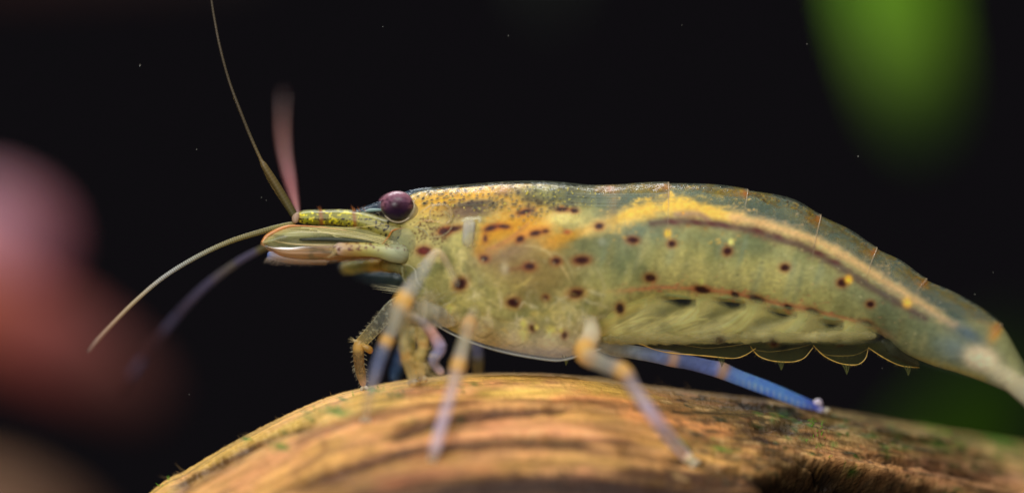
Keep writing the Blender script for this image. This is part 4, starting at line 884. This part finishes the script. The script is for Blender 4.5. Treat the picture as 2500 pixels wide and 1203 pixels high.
# foremost leg, sharp, clear cuticle with bristles
def clear(V, C, n, s):
    C = C.copy(); a, b = proj(V); ph = np.tile(np.arange(s), n)/s*2*np.pi; k = np.clip(np.abs(np.cos(ph))**8, 0, 1)*.8
    C[:, 3] = np.clip(C[:, 3]+k*.5, 0, 1); nn = sstep(.62, .75, fbm(a/5, b/5, 19, 2)); C[:, 3] = np.clip(C[:, 3]+nn*.35, 0, 1); return C
yE = on_wood(888, 950, 0)
leg([(1010, 720, -1.6, 18, M_, .5), (960, 748, -1.5, 20, (170, 170, 150), .35), (925, 790, -1.4, 19, (160, 160, 140), .22), (888, 830, -1.3, 17, (190, 170, 110), .35), (876, 846, -1.3, 16, (222, 180, 100), .85), (876, 880, -1.2, 15, (130, 104, 66), .75), (882, 915, -1.0, 13, (150, 124, 84), .8), (888, 942, -.8, 8, (200, 160, 130), .9)], 160, 24, bristles=70, cfun=clear)
hs = [(P(872+rng.normal(0, 3), 832, -1.5), P(848+rng.uniform(0, 14), 822+rng.uniform(-2, 16), -1.5), .012) for _ in range(12)]
V, F, C = hairs_geo(hs, rgba((226, 206, 150), .9)); mk('knee_bristle', V, F, C, rim_m, sh, kind='stuff')
tube('leg_spur', [(880, 840, -1.4, 5, 226, 190, 100, .9), (900, 852, -1.4, 9, 170, 130, 60, .9), (908, 862, -1.4, 5, 214, 150, 70, .9)], leg_m, sh, n=20)
# picking claws under the mouth
J2 = (222, 180, 100)
leg([(1040, 730, -2.4, 16, M_, .3), (1000, 772, -3.4, 17, J2, .9), (984, 830, -3.9, 13, (206, 196, 140), .7), (990, 868, -3.8, 14, J2, .9), (1000, 905, -3.4, 11, (220, 206, 150), .8), (1004, 926, -3.0, 8, C_, .9)], 110, bristles=50)
leg([(1060, 740, -1.8, 15, M_, .3), (1030, 790, -2.8, 19, (190, 180, 120), .7), (1034, 840, -3.0, 14, J2, .9), (1022, 880, -2.9, 15, (214, 200, 130), .75), (1030, 918, -2.4, 9, C_, .9)], 110, bristles=50)
leg([(1080, 750, -1.2, 14, M_, .3), (1010, 800, -1.8, 14, (170, 176, 130), .6), (1000, 850, -1.8, 16, (180, 170, 90), .7), (1016, 900, -1.2, 13, J2, .9), (1012, 924, -1.0, 8, C_, .9)], 110, bristles=40)
tube('mouth_hood', [(1110, 790, -2.0, 10, 200, 196, 180, .2), (1060, 770, -2.9, 26, 190, 188, 172, .45), (1010, 765, -3.2, 30, 200, 190, 160, .5), (975, 790, -3.2, 20, 180, 176, 160, .4), (960, 820, -3.0, 8, 170, 166, 150, .3)], leg_m, sh, n=60, sides=20, wob=.3, cfun=cf_noise(1.1, 14, 14, 21))
for nm, nodes in [
  ('cheliped', [(990, 765, -3.8, 10, (255, 240, 200), .8), (1030, 785, -3.6, 12, (190, 180, 176), .7), (1056, 815, -3.4, 14, (226, 180, 170), .7), (1074, 850, -3.4, 15, (176, 172, 210), .75), (1058, 880, -3.2, 12, (190, 190, 214), .8), (1080, 912, -2.6, 8, (255, 240, 255), .95)]),
  ('walking_leg', [(1150, 790, 1.5, 16, M_, .7), (1165, 850, 2.5, 15, (120, 128, 170), .8), (1166, 885, 2.9, 15, (140, 126, 90), .8), (1168, 918, 3.0, 12, (150, 130, 90), .8)]),
  ('walking_leg', [(1010, 800, 2.0, 14, M_, .7), (985, 850, 3.0, 14, (90, 110, 150), .8), (968, 900, 3.4, 14, (64, 96, 140), .8), (962, 932, 3.0, 12, (64, 92, 130), .8)]),
  ('maxilliped', [(1040, 650, -1.2, 22, (140, 142, 96), .8), (970, 650, -.4, 17, (150, 140, 84), .85), (930, 648, 1.2, 15, (190, 150, 60), .85), (880, 650, 2.6, 15, (160, 154, 96), .85), (848, 654, 3.2, 15, (196, 180, 110), .9), (830, 652, 3.5, 9, (120, 130, 170), .8)]),
  ('maxilliped', [(1060, 690, -.6, 20, (120, 122, 84), .8), (1000, 690, 1.5, 17, (84, 96, 84), .8), (930, 680, 4.0, 16, (60, 76, 80), .8), (870, 664, 6, 12, (54, 68, 76), .7)])]:
    rows = [(x, y, yy, r, *c, a) for x, y, yy, r, c, a in nodes]
    tube(nm, rows, leg_m, sh, n=110, sides=20, wob=.18, seed=len(rows)+int(rows[0][0]) % 7, cfun=cf_noise(.9, 16, 9, int(rows[0][0]) % 31))
hs = []
for k in range(60):
    x, y = rng.uniform(985, 1045), rng.uniform(790, 925); hs.append((P(x, y, -4.0), P(x+rng.normal(0, 22), y+rng.normal(4, 8), -4.2), .03))
V, F, C = hairs_geo(hs, rgba((250, 226, 150), .7)); mk('claw_bristle', V, F, C, rim_m, sh, kind='stuff')
hs = []
for k in range(16):
    y0 = 700+rng.normal(0, 5); hs.append((P(1010+rng.uniform(-10, 60), y0+6, -1.0), P(900+rng.uniform(0, 50), y0+rng.normal(0, 6), -.8), .016))
for k in range(26): hs.append((P(1000+rng.uniform(-20, 130), 700+rng.uniform(0, 80), -2.2), P(960+rng.uniform(-30, 160), 700+rng.uniform(0, 90), -2.6), .014))
for k in range(30): hs.append((P(960-rng.uniform(0, 60), 532+rng.uniform(-4, 10), -.9), P(935-rng.uniform(0, 70), 520+rng.uniform(-8, 24), -.9), .007))
V, F, C = hairs_geo(hs, rgba((206, 200, 160), .6)); mk('mouth_bristle', V, F, C, rim_m, sh, kind='stuff')
# ================================================================== BACKGROUND, far out of focus
def plain(name, col, rough=.6, spec=.2, bump=0): 
    m = mat(name, rough=rough, spec=spec, transl=.0); return m
def blade(name, nodes, col, label, cat, group=None, flat=.12, amp=.5, kind=None, m='leaf'):
    rows = [(x, y, yy, r, *c, 1) for x, y, yy, r, c in nodes]
    mm = mat(m, rough=.5, spec=.2, transl=.25)
    kw = dict(label=label, category=cat)
    if group: kw['group'] = group
    return tube(name, rows, mm, None, n=70, sides=28, flat=flat, cfun=cf_noise(amp, 60, 60, 7), **kw)
BG = []
g_ = (62, 110, 4)
blade('plant_leaf', [(2120, -420, 98, 150, (84, 136, 0)), (2160, -150, 96, 190, (98, 152, 0)), (2195, 60, 94, 178, (98, 142, 0)), (2222, 190, 93, 158, (76, 108, 2)), (2240, 290, 93, 125, (46, 72, 12)), (2255, 370, 93, 40, (32, 54, 14))], None, 'blurred bright green leaf hanging at the top right', 'leaf')
blade('dark_leaf', [(2050, 1700, 130, 300, (70, 106, 14)), (2250, 1270, 125, 300, (72, 108, 14)), (2420, 980, 120, 220, (56, 88, 20)), (2480, 800, 118, 80, (30, 50, 20))], None, 'dark green blurred foliage low on the right behind the tail', 'foliage')
blade('top_leaf', [(1250, -330, 120, 120, (20, 30, 10)), (1330, -100, 118, 110, (20, 30, 10)), (1340, 20, 116, 30, (16, 26, 10))], None, 'faint olive leaf at the top centre edge', 'leaf')
blade('pink_leaf', [(-420, 590, 106, 190, (255, 200, 226)), (-160, 570, 104, 215, (255, 198, 220)), (0, 575, 102, 185, (255, 184, 200)), (130, 610, 100, 120, (190, 108, 120))], None, 'blurred pink rounded leaf at the left edge', 'leaf', flat=.5)
blade('red_leaf', [(-420, 600, 88, 160, (200, 108, 80)), (-120, 740, 86, 200, (196, 110, 84)), (80, 820, 84, 190, (160, 80, 72)), (240, 900, 84, 155, (112, 60, 54)), (390, 990, 84, 80, (72, 40, 36))], None, 'blurred brick red leaf sloping down at the left', 'leaf', flat=.5)
blade('brown_stone', [(-300, 1300, 80, 260, (150, 112, 84)), (-60, 1290, 80, 250, (146, 108, 80)), (140, 1330, 80, 180, (112, 80, 60)), (250, 1400, 80, 80, (76, 54, 42))], None, 'blurred brown stone in the lower left corner', 'stone', flat=.8, m='stone')
blade('dark_red_leaf', [(-400, -200, 130, 200, (80, 38, 30)), (0, -160, 130, 200, (76, 36, 30)), (400, -150, 130, 150, (60, 30, 28)), (640, -120, 130, 60, (40, 22, 22))], None, 'dim dark red leaf along the top left edge', 'leaf')
# specks drifting in the water
sp_ = []
for x, y, r in [(342, 160, 3), (480, 365, 2.2), (638, 482, 2), (650, 489, 1.6), (462, 962, 2), (1970, 108, 2.5), (2095, 382, 3), (1241, 88, 2), (1665, 62, 1.6), (2154, 898, 2), (2380, 718, 2), (935, 66, 1.5), (2425, 665, 1.6)]:
    yy = rng.uniform(-1.8, .2); V, F = ball(P(x, y, yy), r*K*.6, 8, 6); sp_.append((V, F, rgba((150, 150, 140), .5)))
V, F, C = join(sp_); mk('water_particles', V, F, C, rim_m, None, kind='stuff', label='tiny pale specks drifting in the dark water', category='particles')
